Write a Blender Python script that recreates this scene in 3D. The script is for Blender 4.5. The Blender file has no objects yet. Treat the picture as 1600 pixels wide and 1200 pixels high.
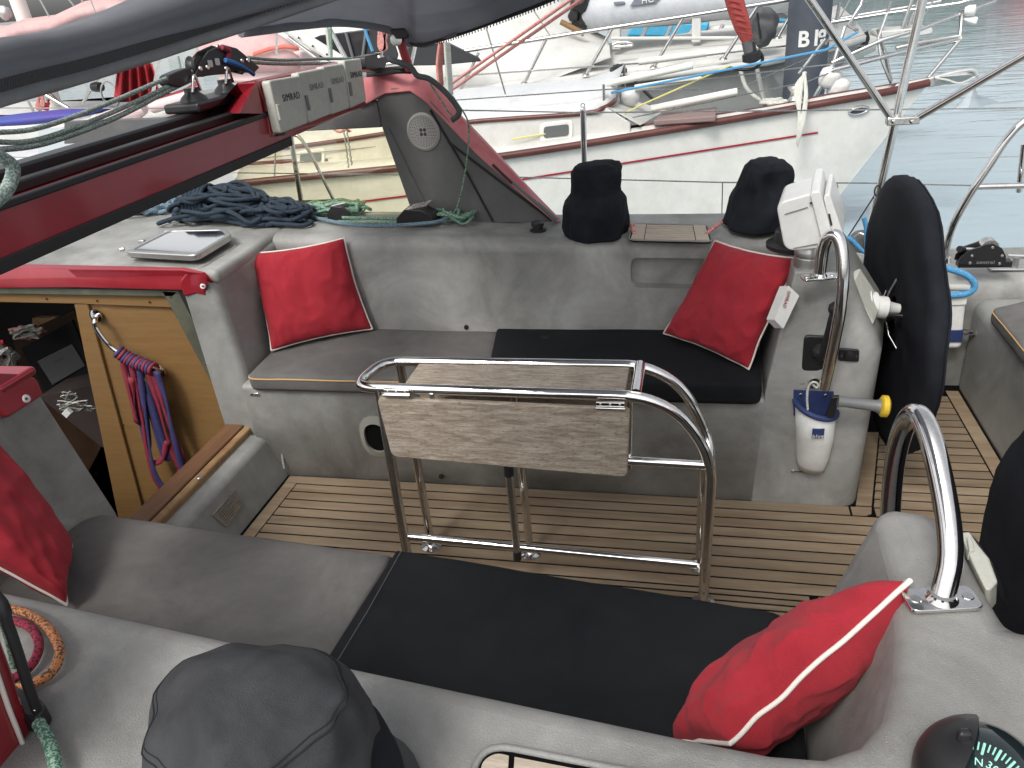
import bpy, bmesh, math, random
from mathutils import Vector as V, Matrix, noise
random.seed(7)
R = math.radians
sc = bpy.context.scene
COL = sc.collection

# ---------------------------------------------------------------- camera
F = 1202.0; CAMZ = 1.6
dn = V((1030-800, 2900-600, F)).normalized()
ex = -V((-4300-800, 480-600, F)); ex -= dn*ex.dot(dn); ex.normalize()
ez = -dn; ey = ez.cross(ex)
CAM = V((0, 0, CAMZ))
cam = bpy.data.cameras.new('camera'); camo = bpy.data.objects.new('camera', cam); COL.objects.link(camo)
# cam-space basis (x right, y down, z forward) -> blender camera (x right, y up, z back)
rot = Matrix(((ex[0], -ex[1], -ex[2]), (ey[0], -ey[1], -ey[2]), (ez[0], -ez[1], -ez[2])))
camo.matrix_world = Matrix.Translation(CAM) @ rot.to_4x4()
cam.sensor_width = 36; cam.lens = F*36/1600; cam.clip_start = .02; cam.clip_end = 2000
sc.camera = camo

# ---------------------------------------------------------------- light
w = bpy.data.worlds.new('World'); sc.world = w; w.use_nodes = True
nt = w.node_tree; bg = nt.nodes['Background']
sky = nt.nodes.new('ShaderNodeTexSky'); sky.sky_type = 'NISHITA'; sky.sun_disc = False
SUN_EL, SUN_AZ = R(52), R(200)     # azimuth measured clockwise from +y
sky.sun_elevation = SUN_EL; sky.sun_rotation = SUN_AZ
sky.air_density = 1.0; sky.dust_density = 4.0; sky.ozone_density = 1.0
hs = nt.nodes.new('ShaderNodeHueSaturation'); hs.inputs['Saturation'].default_value = .2
nt.links.new(sky.outputs[0], hs.inputs['Color']); nt.links.new(hs.outputs[0], bg.inputs[0])
bg.inputs[1].default_value = .15
sun = bpy.data.lights.new('sun', 'SUN'); suno = bpy.data.objects.new('sun', sun); COL.objects.link(suno)
sun.energy = 1.0; sun.angle = R(14); sun.color = (1, .97, .92)
sd = V((math.sin(SUN_AZ)*math.cos(SUN_EL), math.cos(SUN_AZ)*math.cos(SUN_EL), math.sin(SUN_EL)))
suno.rotation_euler = sd.to_track_quat('Z', 'Y').to_euler()
sc.view_settings.view_transform = 'Standard'; sc.view_settings.look = 'None'
sc.view_settings.exposure = 0.55; sc.view_settings.gamma = 1; sc.view_settings.use_curve_mapping = False
sc.cycles.max_bounces = 8; sc.cycles.transparent_max_bounces = 12

# ---------------------------------------------------------------- measuring helpers
def ray(px, py):
    v = V((px-800, py-600, F))/F
    return V((ex.dot(v), ey.dot(v), ez.dot(v)))
def atz(px, py, z): r = ray(px, py); return CAM + r*((z-CAMZ)/r.z)
def aty(px, py, y): r = ray(px, py); return CAM + r*(y/r.y)
def atx(px, py, x): r = ray(px, py); return CAM + r*(x/r.x)
def atp(px, py, p, n): r = ray(px, py); return CAM + r*((V(p)-CAM).dot(V(n))/r.dot(V(n)))
def atd(px, py, d): return CAM + ray(px, py)*d          # d metres along the viewing axis

# ---------------------------------------------------------------- object helpers
W = {}
def tag(o, label=None, cat=None, group=None, kind=None):
    if label: o['label'] = label
    if cat: o['category'] = cat
    if group: o['group'] = group
    if kind: o['kind'] = kind
    return o
def thing(name, label, cat, loc, group=None):
    o = bpy.data.objects.new(name, None); COL.objects.link(o); o.location = loc; o.empty_display_size = .1
    W[o.name] = V(loc)
    return tag(o, label, cat, group)
def link(name, me, mat, parent=None, smooth=None, bev=0, seg=2, sub=0):
    """link a mesh given in world coordinates, re-centred on its own middle"""
    c = V((0, 0, 0))
    if len(me.vertices):
        c = sum((v.co for v in me.vertices), V((0, 0, 0)))/len(me.vertices)
        me.transform(Matrix.Translation(-c))
    o = bpy.data.objects.new(name, me); COL.objects.link(o)
    if mat: me.materials.append(mat)
    W[o.name] = c
    if parent:
        o.parent = parent; o.location = c - W[parent.name]
    else: o.location = c
    if smooth is not None:
        for p in me.polygons: p.use_smooth = True
        if smooth < 180:
            try: me.set_sharp_from_angle(angle=R(smooth))
            except Exception: pass
    if bev:
        m = o.modifiers.new('bevel', 'BEVEL'); m.width = bev; m.segments = seg; m.limit_method = 'ANGLE'; m.angle_limit = R(35)
        m.harden_normals = False
        for p in me.polygons: p.use_smooth = True
        try: me.set_sharp_from_angle(angle=R(70))
        except Exception: pass
    if bev or (smooth is not None and smooth < 180):
        wn = o.modifiers.new('wn', 'WEIGHTED_NORMAL'); wn.keep_sharp = True; wn.weight = 80
    if sub:
        m = o.modifiers.new('sub', 'SUBSURF'); m.levels = sub; m.render_levels = sub
    return o
def mesh(vs, fs):
    me = bpy.data.meshes.new('m'); me.from_pydata([tuple(v) for v in vs], [], fs); me.validate(); me.update()
    bm = bmesh.new(); bm.from_mesh(me); bmesh.ops.recalc_face_normals(bm, faces=bm.faces); bm.to_mesh(me); bm.free()
    return me
def prism_me(pts, vec, bot=None):
    pts = [V(p) for p in pts]; n = len(pts)
    bt = [V(b) for b in bot] if bot else [p+V(vec) for p in pts]
    fs = [list(range(n)), list(range(2*n-1, n-1, -1))] + [[i, (i+1) % n, n+(i+1) % n, n+i] for i in range(n)]
    return mesh(pts+bt, fs)
def prism(name, pts, vec, mat, parent=None, bev=.003, seg=2, bot=None):
    return link(name, prism_me(pts, vec, bot), mat, parent, bev=bev, seg=seg)
def box_vf(c, x, y, z):
    c, x, y, z = V(c), V(x), V(y), V(z)
    vs = [c+i*x+j*y+k*z for k in (-1, 1) for j in (-1, 1) for i in (-1, 1)]
    fs = [(0, 1, 3, 2), (4, 6, 7, 5), (0, 4, 5, 1), (2, 3, 7, 6), (0, 2, 6, 4), (1, 5, 7, 3)]
    return vs, fs
def box(name, c, h, mat, parent=None, bev=.003, seg=2, axes=None):
    ax = axes or (V((1, 0, 0)), V((0, 1, 0)), V((0, 0, 1)))
    vs, fs = box_vf(c, ax[0]*h[0], ax[1]*h[1], ax[2]*h[2])
    return link(name, mesh(vs, fs), mat, parent, bev=bev, seg=seg)
def smoothpath(pts, n=8, closed=False):
    pts = [V(p) for p in pts]; m = len(pts)
    if m < 3: return pts
    out = []
    rng = range(m) if closed else range(m-1)
    for i in rng:
        if closed: p0, p1, p2, p3 = pts[i-1], pts[i], pts[(i+1) % m], pts[(i+2) % m]
        else:
            p1, p2 = pts[i], pts[i+1]
            p0 = pts[i-1] if i else p1*2-p2
            p3 = pts[i+2] if i+2 < m else p2*2-p1
        for k in range(n):
            t = k/n
            out.append(.5*((2*p1)+(p2-p0)*t+(2*p0-5*p1+4*p2-p3)*t*t+(3*p1-p0-3*p2+p3)*t**3))
    if not closed: out.append(pts[-1])
    return out
def roundpath(pts, r, n=6):
    """polyline with circular-ish corners"""
    pts = [V(p) for p in pts]; out = [pts[0]]
    for i in range(1, len(pts)-1):
        a, b, c = pts[i-1], pts[i], pts[i+1]
        rr = r[i] if isinstance(r, (list, tuple)) else r
        d1 = min(rr, (a-b).length*.49); d2 = min(rr, (c-b).length*.49)
        p, q = b+(a-b).normalized()*d1, b+(c-b).normalized()*d2
        for k in range(n+1):
            t = k/n; out.append(p.lerp(b, t).lerp(b.lerp(q, t), t))
    out.append(pts[-1]); return out
def roundpoly(pts, r, n=5):
    pts = [V(p) for p in pts]; m = len(pts); out = []
    for i in range(m):
        a, b, c = pts[i-1], pts[i], pts[(i+1) % m]
        rr = r[i] if isinstance(r, (list, tuple)) else r
        if rr <= 0: out.append(b); continue
        d1 = min(rr, (a-b).length*.49); d2 = min(rr, (c-b).length*.49)
        p, q = b+(a-b).normalized()*d1, b+(c-b).normalized()*d2
        for k in range(n+1):
            t = k/n; out.append(p.lerp(b, t).lerp(b.lerp(q, t), t))
    return out
def tube_vf(path, r, seg=10, closed=False, cap=True, base=0):
    path = [V(p) for p in path]; n = len(path); vs = []; fs = []
    T = []
    for i in range(n):
        a = path[i-1] if (i or closed) else path[i]; b = path[(i+1) % n] if (i < n-1 or closed) else path[i]
        t = (b-a); T.append(t.normalized() if t.length > 1e-9 else V((0, 0, 1)))
    up = V((0, 0, 1)) if abs(T[0].z) < .9 else V((1, 0, 0))
    N = (up - T[0]*up.dot(T[0])).normalized()
    for i in range(n):
        N = (N - T[i]*N.dot(T[i]));
        N = N.normalized() if N.length > 1e-6 else V((1, 0, 0))
        B = T[i].cross(N); rr = r[i] if isinstance(r, (list, tuple)) else r
        for k in range(seg):
            a = 2*math.pi*k/seg; vs.append(path[i]+(N*math.cos(a)+B*math.sin(a))*rr)
    for i in range(n if closed else n-1):
        j = (i+1) % n
        for k in range(seg):
            l = (k+1) % seg; fs.append([base+i*seg+k, base+i*seg+l, base+j*seg+l, base+j*seg+k])
    if cap and not closed:
        fs.append([base+k for k in range(seg-1, -1, -1)]); fs.append([base+(n-1)*seg+k for k in range(seg)])
    return vs, fs
def tubes_me(paths, r, seg=8, closed=False):
    vs, fs = [], []
    for p in paths:
        a, b = tube_vf(p, r, seg, closed, True, len(vs)); vs += a; fs += b
    return mesh(vs, fs)
def tube(name, path, r, mat, parent=None, seg=12, closed=False):
    vs, fs = tube_vf(path, r, seg, closed)
    return link(name, mesh(vs, fs), mat, parent, smooth=50)
def rings_me(rings, cap=True, closed=True):
    n = len(rings[0]); vs = [p for r in rings for p in r]; fs = []
    for i in range(len(rings)-1):
        for k in range(n if closed else n-1):
            l = (k+1) % n; fs.append([i*n+k, i*n+l, (i+1)*n+l, (i+1)*n+k])
    if cap and closed:
        fs.append(list(range(n-1, -1, -1))); fs.append([(len(rings)-1)*n+k for k in range(n)])
    return mesh(vs, fs)
def lathe(name, base, prof, mat, parent=None, seg=24, axis=V((0, 0, 1)), smooth=50):
    axis = axis.normalized(); a = axis.orthogonal().normalized(); b = axis.cross(a)
    rs = [[V(base)+axis*h+(a*math.cos(2*math.pi*k/seg)+b*math.sin(2*math.pi*k/seg))*max(r, .0004) for k in range(seg)] for r, h in prof]
    return link(name, rings_me(rs), mat, parent, smooth=smooth)
def text(name, body, size, loc, right, up, mat, parent, ext=.0005, align='CENTER', bold=0):
    cu = bpy.data.curves.new('t', 'FONT'); cu.body = body; cu.size = size; cu.extrude = ext
    cu.space_character = 1.12; cu.align_x = align; cu.align_y = 'CENTER'; cu.offset = bold
    o = bpy.data.objects.new('t', cu); COL.objects.link(o)
    dg = bpy.context.evaluated_depsgraph_get(); me = bpy.data.meshes.new_from_object(o.evaluated_get(dg))
    COL.objects.unlink(o); bpy.data.objects.remove(o)
    right = V(right).normalized(); up = V(up).normalized(); nz = right.cross(up)
    m = Matrix((( right.x, up.x, nz.x, loc[0]), (right.y, up.y, nz.y, loc[1]), (right.z, up.z, nz.z, loc[2]), (0, 0, 0, 1)))
    me.transform(m); me.materials.clear()
    return link(name, me, mat, parent)
def cut(o, cutter_me):
    c = bpy.data.objects.new('c', cutter_me); COL.objects.link(c)
    m = o.modifiers.new('b', 'BOOLEAN'); m.object = c; m.operation = 'DIFFERENCE'; m.solver = 'EXACT'
    keep = [(q.type) for q in o.modifiers]
    c.location = (0, 0, 0)
    c.matrix_world = Matrix.Identity(4)
    bpy.context.view_layer.update()
    dg = bpy.context.evaluated_depsgraph_get(); me = bpy.data.meshes.new_from_object(o.evaluated_get(dg))
    o.modifiers.clear(); o.data = me; wn = o.modifiers.new('wn', 'WEIGHTED_NORMAL'); wn.keep_sharp = True; wn.weight = 80
    bpy.data.objects.remove(c)
    for p in me.polygons: p.use_smooth = p.area < .012 and abs(p.normal.y) < .995
    try: me.set_sharp_from_angle(angle=R(35))
    except Exception: pass

# ---------------------------------------------------------------- materials
MATS = {}
def mat(name, col, rough=.5, metal=0, mott=None, msc=3, bump=0, bsc=200, stretch=(1, 1, 1), spec=.5, speck=None, coat=0, objrand=0, coord='Object', ropey=None, cracks=0, sheen=0):
    if name in MATS: return MATS[name]
    m = bpy.data.materials.new(name); m.use_nodes = True; MATS[name] = m
    N = m.node_tree.nodes; L = m.node_tree.links; P = N['Principled BSDF']
    P.inputs['Roughness'].default_value = rough; P.inputs['Metallic'].default_value = metal
    P.inputs['Specular IOR Level'].default_value = spec
    if coat: P.inputs['Coat Weight'].default_value = coat; P.inputs['Coat Roughness'].default_value = .08
    if sheen: P.inputs['Sheen Weight'].default_value = sheen; P.inputs['Sheen Roughness'].default_value = .5
    c4 = (*col, 1)
    P.inputs['Base Color'].default_value = c4
    if coord == 'World':
        g = N.new('ShaderNodeNewGeometry'); src = g.outputs['Position']
    else:
        t = N.new('ShaderNodeTexCoord'); src = t.outputs['Object']
    mp = N.new('ShaderNodeMapping'); mp.inputs['Scale'].default_value = stretch; L.new(src, mp.inputs[0])
    out = None
    def nz(scale, det=5, rg=.6, dist=0):
        n = N.new('ShaderNodeTexNoise'); n.inputs['Scale'].default_value = scale; n.inputs['Detail'].default_value = det
        n.inputs['Roughness'].default_value = rg; n.inputs['Distortion'].default_value = dist; L.new(mp.outputs[0], n.inputs['Vector']); return n
    def mixc(fac, a, b):
        x = N.new('ShaderNodeMix'); x.data_type = 'RGBA'
        L.new(fac, x.inputs[0])
        for v, i in ((a, 6), (b, 7)):
            if hasattr(v, 'is_output'): L.new(v, x.inputs[i])
            else: x.inputs[i].default_value = (*v, 1)
        return x.outputs[2]
    def ramp(src, a, b):
        r = N.new('ShaderNodeMapRange'); r.inputs[1].default_value = a; r.inputs[2].default_value = b; L.new(src, r.inputs[0]); return r.outputs[0]
    cur = col
    if mott:
        n = nz(msc, 8, .62, .6); cur = mixc(ramp(n.outputs[0], .34, .68), col, mott)
        n2 = nz(msc*4.3, 6, .7); x = N.new('ShaderNodeMix'); x.data_type = 'RGBA'; x.blend_type = 'MULTIPLY'; x.inputs[0].default_value = 1
        r = ramp(n2.outputs[0], .2, .8); m2 = N.new('ShaderNodeMapRange'); m2.inputs[3].default_value = .86; m2.inputs[4].default_value = 1.1; L.new(r, m2.inputs[0])
        cc = N.new('ShaderNodeCombineColor'); [L.new(m2.outputs[0], cc.inputs[i]) for i in range(3)]
        L.new(cur, x.inputs[6]); L.new(cc.outputs[0], x.inputs[7]); cur = x.outputs[2]
        rr = N.new('ShaderNodeMapRange'); rr.inputs[3].default_value = max(.02, rough-.1); rr.inputs[4].default_value = min(1, rough+.12); L.new(n.outputs[0], rr.inputs[0]); L.new(rr.outputs[0], P.inputs['Roughness'])
    if speck:
        n = nz(speck[1], 2, .5); cur = mixc(ramp(n.outputs[0], speck[2], speck[2]+.05), cur, speck[0])
    if ropey:
        v = N.new('ShaderNodeTexVoronoi'); v.inputs['Scale'].default_value = ropey[1]; L.new(mp.outputs[0], v.inputs['Vector'])
        sp = N.new('ShaderNodeSeparateColor'); L.new(v.outputs['Color'], sp.inputs[0])
        cur = mixc(ramp(sp.outputs[0], ropey[2], ropey[2]+.05), cur, ropey[0])
    if objrand:
        oi = N.new('ShaderNodeObjectInfo'); hsv = N.new('ShaderNodeHueSaturation')
        mr = N.new('ShaderNodeMapRange'); mr.inputs[3].default_value = 1-objrand; mr.inputs[4].default_value = 1+objrand; L.new(oi.outputs['Random'], mr.inputs[0])
        L.new(mr.outputs[0], hsv.inputs['Value'])
        if hasattr(cur, 'is_output'): L.new(cur, hsv.inputs['Color'])
        else: hsv.inputs['Color'].default_value = (*cur, 1)
        cur = hsv.outputs[0]
    if hasattr(cur, 'is_output'): L.new(cur, P.inputs['Base Color'])
    if bump:
        n = nz(bsc, 3, .6); b = N.new('ShaderNodeBump'); b.inputs['Strength'].default_value = bump; b.inputs['Distance'].default_value = .002
        L.new(n.outputs[0], b.inputs['Height']); L.new(b.outputs[0], P.inputs['Normal'])
    return m
GREY = mat('grey_deck_paint', (.18, .18, .165), .55, 0, (.39, .39, .37), 3.2, .35, 420, coord='World', speck=((.36, .36, .34), 330, .68))
GREYSM = mat('grey_smooth_paint', (.20, .202, .188), .5, 0, (.35, .352, .335), 3, .15, 300, coord='World')
STAIN = mat('grey_nonskid_paint', (.19, .187, .175), .6, 0, (.34, .336, .318), 4.5, .8, 420, coord='World', speck=((.36, .36, .345), 520, .66))
TEAK = mat('weathered_teak', (.19, .132, .08), .75, 0, (.285, .22, .148), 2.2, .5, 60, stretch=(1, 9, 9), objrand=.17, coord='World')
TEAKG = mat('silvered_teak', (.24, .19, .14), .8, 0, (.50, .44, .36), 13, .8, 50, stretch=(1.2, 9, 9), coord='World', speck=((.17, .12, .075), 60, .60))
TEAKN = mat('grating_teak', (.42, .35, .27), .75, 0, (.55, .47, .38), 8, .6, 60, stretch=(1, 12, 12), coord='World')
OAK = mat('varnished_oak', (.215, .120, .045), .34, 0, (.25, .145, .057), 3, .15, 60, stretch=(1.5, 1.5, 22), coord='World')
OAKW = mat('worn_oak_edge', (.20, .10, .045), .6, 0, (.42, .27, .13), 9, .5, 80, coord='World')
CAULK = mat('black_caulking', (.004, .004, .0045), .8, spec=.08)
REDP = mat('red_gloss_paint', (.25, .012, .022), .3, 0, (.30, .02, .030), 4, 0, coat=.3)
REDF = mat('faded_red_vinyl', (.55, .17, .18), .6, 0, (.66, .26, .26), 6, .2, 90)
DARKP = mat('dark_grey_panel', (.085, .085, .085), .55, 0, (.12, .12, .118), 4, .25, 350)
BLACK = mat('black_plastic', (.015, .015, .016), .38, 0, bump=.1, bsc=300)
RUBBER = mat('black_rubber', (.012, .012, .014), .55)
CHROME = mat('polished_stainless', (.80, .79, .77), .09, 1, (.72, .70, .68), 30)
STEEL = mat('satin_stainless', (.70, .69, .67), .24, 1, (.52, .51, .49), 40)
ALU = mat('brushed_aluminium', (.6, .6, .58), .38, 1, (.5, .5, .48), 20)
BRONZE = mat('weathered_door_frame', (.10, .105, .075), .45, .3, (.15, .15, .11), 10)
REDC = mat('red_cushion_cloth', (.34, .018, .030), .85, 0, (.40, .027, .040), 6, .8, 900, sheen=.06, spec=.25)
WPIPE = mat('white_piping', (.72, .66, .6), .7)
OPIPE = mat('tan_piping', (.5, .31, .14), .7)
GCUSH = mat('grey_cushion_cloth', (.105, .101, .095), .8, 0, (.165, .158, .148), 5, .7, 800, coord='World', speck=((.08, .075, .07), 9, .72))
BCUSH = mat('black_cushion_cloth', (.007, .008, .010), .85, 0, (.014, .0155, .017), 4, .7, 800, coord='World', spec=.2, speck=((.03, .03, .024), 7, .74))
BCLOTH = mat('black_canvas', (.008, .009, .013), .85, 0, (.018, .020, .026), 8, .5, 500, spec=.2)
FCLOTH = mat('faded_black_canvas', (.030, .031, .034), .85, 0, (.06, .062, .065), 9, .5, 600, spec=.3, speck=((.2, .2, .2), 120, .8))
CANVAS = mat('charcoal_awning_canvas', (.19, .195, .215), .8, 0, (.25, .255, .27), 6, .4, 500)
WHITEP = mat('white_plastic', (.72, .72, .69), .3, 0, (.76, .76, .73), 5)
CREAMP = mat('aged_cream_plastic', (.50, .50, .44), .45, 0, (.56, .56, .49), 12, .1, 200)
GREYP = mat('grey_plastic', (.16, .165, .165), .45)
NAVY = mat('navy_blue_fabric', (.02, .035, .12), .6, 0, (.028, .048, .15), 8, .3, 400)
INK = mat('dark_ink', (.03, .03, .035), .6)
FINK = mat('faded_ink', (.25, .25, .24), .6)
YELL = mat('yellow_foam', (.72, .5, .03), .6, 0, (.6, .4, .03), 30)
GELW = mat('white_gelcoat', (.64, .63, .585), .22, 0, (.68, .672, .63), 1.5, coord='World')
DECKW = mat('white_deck_paint', (.55, .548, .515), .5, 0, (.63, .625, .59), 2.5, .2, 60, coord='World')
MAROON = mat('maroon_rub_rail', (.08, .02, .016), .4, 0, (.13, .04, .03), 3, coord='World')
REDS = mat('red_stripe_paint', (.30, .015, .03), .4)
HULLG = mat('grey_hull_paint', (.30, .31, .295), .3, 0, (.36, .37, .35), 1.2, coord='World')
WRAP = mat('white_shrink_wrap', (.54, .54, .505), .45, 0, (.62, .62, .59), 1.5, .5, 6, coord='World')
SMOKE = mat('smoked_window', (.03, .032, .035), .12)
PORT = mat('portlight_pane', (.13, .14, .14), .15)
PINK = mat('pink_canvas', (.55, .33, .32), .7, 0, (.62, .42, .40), 3, .3, 20)
REDD = mat('red_drape_canvas', (.34, .02, .03), .8, 0, (.42, .035, .045), 3)
BLUEC = mat('blue_boat_cover', (.05, .32, .52), .6, 0, (.08, .38, .56), 3)
GALV = mat('galvanised_steel', (.42, .43, .42), .5, .4, (.5, .5, .49), 12)
PILE = mat('dark_piling_paint', (.055, .065, .085), .6, 0, (.085, .095, .115), 3, .5, 40)
DINGY = mat('grey_inflatable_fabric', (.42, .44, .47), .5, 0, (.5, .52, .54), 3)
DINGD = mat('dark_rubbing_strake', (.16, .18, .21), .6)
PBAG = mat('grey_vinyl_bag', (.08, .085, .09), .7, 0, (.12, .12, .125), 10)
def ropemat(n, a, b, sc=420, thr=.5): return mat(n, a, .85, 0, bump=.7, bsc=500, ropey=(b, sc, thr))
RNAVY = ropemat('navy_braided_rope', (.010, .020, .034), (.022, .040, .06))
RBLUE = ropemat('pale_blue_braided_rope', (.08, .14, .19), (.19, .26, .31))
RGREEN = ropemat('green_braided_rope', (.05, .16, .10), (.30, .42, .33))
RGREY = ropemat('grey_green_rope', (.14, .19, .17), (.34, .4, .36))
ROR = ropemat('orange_fleck_rope', (.55, .22, .08), (.10, .05, .04), 380, .62)
RRED = ropemat('crimson_fleck_rope', (.30, .02, .05), (.05, .01, .02), 380, .62)
RPINK = ropemat('salmon_rope', (.55, .14, .12), (.7, .4, .36))
RWHITE = ropemat('white_rope', (.62, .62, .56), (.45, .45, .4))
RSKY = ropemat('bright_blue_rope', (.05, .25, .48), (.12, .35, .58))
RBLK = mat('dark_grey_hose', (.07, .08, .08), .7)
STRAPR = mat('crimson_strap', (.20, .012, .03), .7, 0, (.26, .03, .055), 40)
STRAPB = mat('blue_strap', (.018, .035, .12), .7, 0, (.07, .04, .13), 40)

def translucent(m, col, f):
    N = m.node_tree.nodes; L = m.node_tree.links; o = N['Material Output']; p = N['Principled BSDF']
    t = N.new('ShaderNodeBsdfTranslucent'); t.inputs[0].default_value = (*col, 1); x = N.new('ShaderNodeMixShader'); x.inputs[0].default_value = f
    L.new(p.outputs[0], x.inputs[1]); L.new(t.outputs[0], x.inputs[2]); L.new(x.outputs[0], o.inputs[0])
translucent(CANVAS, (.62, .63, .68), .38)
def glassmat(name, tint, gl=.12, rough=.03, alpha=1):
    m = bpy.data.materials.new(name); m.use_nodes = True; N = m.node_tree.nodes; L = m.node_tree.links
    N.clear(); o = N.new('ShaderNodeOutputMaterial'); t = N.new('ShaderNodeBsdfTransparent'); t.inputs[0].default_value = (*tint, 1)
    g = N.new('ShaderNodeBsdfGlossy'); g.inputs['Roughness'].default_value = rough; g.inputs['Color'].default_value = (1, 1, 1, 1)
    fr = N.new('ShaderNodeFresnel'); fr.inputs[0].default_value = 1.45; x = N.new('ShaderNodeMixShader')
    L.new(fr.outputs[0], x.inputs[0]); L.new(t.outputs[0], x.inputs[1]); L.new(g.outputs[0], x.inputs[2]); L.new(x.outputs[0], o.inputs[0])
    return m
TINT = glassmat('tinted_window_glass', (.93, .87, .66))
CLEAR = glassmat('clear_plastic', (.85, .87, .87), rough=.15)

# ================================================================ SETTING
# water
def water():
    m = bpy.data.materials.new('harbour_water'); m.use_nodes = True; N = m.node_tree.nodes; L = m.node_tree.links; P = N['Principled BSDF']
    P.inputs['Base Color'].default_value = (.29, .375, .41, 1); P.inputs['Roughness'].default_value = .05; P.inputs['IOR'].default_value = 1.33
    P.inputs['Specular IOR Level'].default_value = .9
    g = N.new('ShaderNodeNewGeometry'); mp = N.new('ShaderNodeMapping'); mp.inputs['Scale'].default_value = (.45, 1.6, 1); L.new(g.outputs['Position'], mp.inputs[0])
    n = N.new('ShaderNodeTexNoise'); n.inputs['Scale'].default_value = 1.5; n.inputs['Detail'].default_value = 4; n.inputs['Distortion'].default_value = .8; L.new(mp.outputs[0], n.inputs['Vector'])
    n2 = N.new('ShaderNodeTexNoise'); n2.inputs['Scale'].default_value = .55; n2.inputs['Detail'].default_value = 3; L.new(mp.outputs[0], n2.inputs['Vector'])
    a = N.new('ShaderNodeMath'); a.operation = 'ADD'; L.new(n.outputs[0], a.inputs[0]); L.new(n2.outputs[0], a.inputs[1])
    b = N.new('ShaderNodeBump'); b.inputs['Strength'].default_value = .38; b.inputs['Distance'].default_value = .05; L.new(a.outputs[0], b.inputs['Height']); L.new(b.outputs[0], P.inputs['Normal'])
    return m
WZ = -.8
tag(link('water', mesh([(-400, -300, WZ), (400, -300, WZ), (400, 600, WZ), (-400, 600, WZ)], [(0, 1, 2, 3)]), water()), kind='structure')
tag(link('harbour_bed', mesh([(-400, -300, WZ-3), (400, -300, WZ-3), (400, 600, WZ-3), (-400, 600, WZ-3)], [(0, 1, 2, 3)]), mat('mud', (.06, .08, .07), .9)), kind='structure')

# ---- own yacht: cockpit sole, planked
base = prism('cockpit_floor', [(-1.53, 1.1, -.010), (1.06, 1.1, -.010), (1.06, .2, -.010), (.3, .2, -.010)][:0] + [(-1.53, .1, -.0018), (1.06, .1, -.0018), (1.06, 3.12, -.0018), (.5, 3.12, -.0018), (.5, 2.25, -.0018), (-1.53, 2.25, -.0018)], (0, 0, -.05), CAULK, bev=0)
tag(base, kind='structure')
PW, GAP = .048, .0075
def plank(x0, x1, y0, y1, parent=base, z=0, th=.005, name='plank', m=TEAK, xa=None, xb=None):
    # xa/xb: x ends at the y1 side when the end is cut on the slant
    xa = x0 if xa is None else xa; xb = x1 if xb is None else xb
    vs = [(x0, y0, z), (x1, y0, z), (xb, y1, z), (xa, y1, z)]
    return link(name, prism_me(vs, (0, 0, -th)), m, parent)
y = 2.136
k = 0
while y > .30:
    y1, y0 = y, y-PW+GAP
    xr = .978
    if 1.62 < y0 < 1.73:                    # the narrow hatch strips in the middle
        h = (y1-y0-GAP)/2
        for a, b in ((y0, y0+h), (y1-h, y1)):
            plank(-1.447, -.745, a, b) if a == y0 else None
            plank(-.72, .33, a, b)
        plank(.355, xr, y0, y1); plank(-1.447, -.745, y0+h+.001, y1) if False else None
    elif y1 < 1.0:
        plank(.45, xr, y0, y1)
    else:
        plank(-1.447, xr, y0, y1)
    y -= PW
y = 2.184
mx = lambda y_: .522+.222*max(0, y_-2.19)
while y < 3.0:
    plank(mx(y-PW)+.054, .978, y-PW+GAP, y, xa=mx(y)+.054); y += PW
plank(-1.50, -1.452, .9, 2.14, name='margin_plank', xa=-1.452-.046)
plank(-1.50, .498, 2.1435, 2.187, name='margin_plank')
mc = [(.505, 2.1435), (.545, 2.1435), (.562, 2.155), (.569, 2.19), (.524, 2.19), (.518, 2.187), (.505, 2.187)]
link('margin_plank', prism_me([(a, b, .0) for a, b in mc], (0, 0, -.005)), TEAK, base)
link('margin_plank', prism_me([(.523, 2.197, 0), (.570, 2.197, 0), (.675, 2.66, 0), (.628, 2.66, 0)], (0, 0, -.005)), TEAK, base)
plank(.984, 1.03, .3, 3.0, name='margin_plank'); plank(.66, .978, 3.004, 3.05, name='margin_plank')

# ---- far side moulding: bench, backrest, coaming, side deck in one section
def sect(x, zt, yb, yf=2.19, slant=0):
    p = [(yf+.003, -.05), (yf-.005, .39), (yb-.012, .39), (yb+.012, zt), (2.96, zt+.004), (3.02, .50), (3.40, .47), (3.45, -.9), (3.3, -1.0), (yf+.6, -1.0)]
    q = roundpoly([V((x, a, b)) for a, b in p], [0, .02, .035, .05, .06, .05, .03, 0, 0, 0], 6)
    return q
st = [(-1.60, .815, 2.60), (-1.2, .80, 2.597), (-.6, .783, 2.588), (-.1, .772, 2.58), (.30, .765, 2.57)]
me = rings_me([sect(x, z, b) for x, z, b in st])
far = link('cockpit_bench', me, GREY, smooth=40); tag(far, kind='structure')
pk = [aty(985, 404, 2.58), aty(1112, 405, 2.58), aty(1112, 452, 2.58), aty(985, 450, 2.58)]
bpy.context.view_layer.update()
cut(far, prism_me([p-W[far.name]*0 + V((0, -.06, 0)) for p in roundpoly(pk, .03)], (0, .11, 0)) )
link('weld_seam', tubes_me([smoothpath([atx(405, 603, -1.56), atx(424, 655, -1.548), atx(433, 668, -1.535), atx(444, 732, -1.505)], 5)], .004, 6), GREYSM, far)
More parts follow.
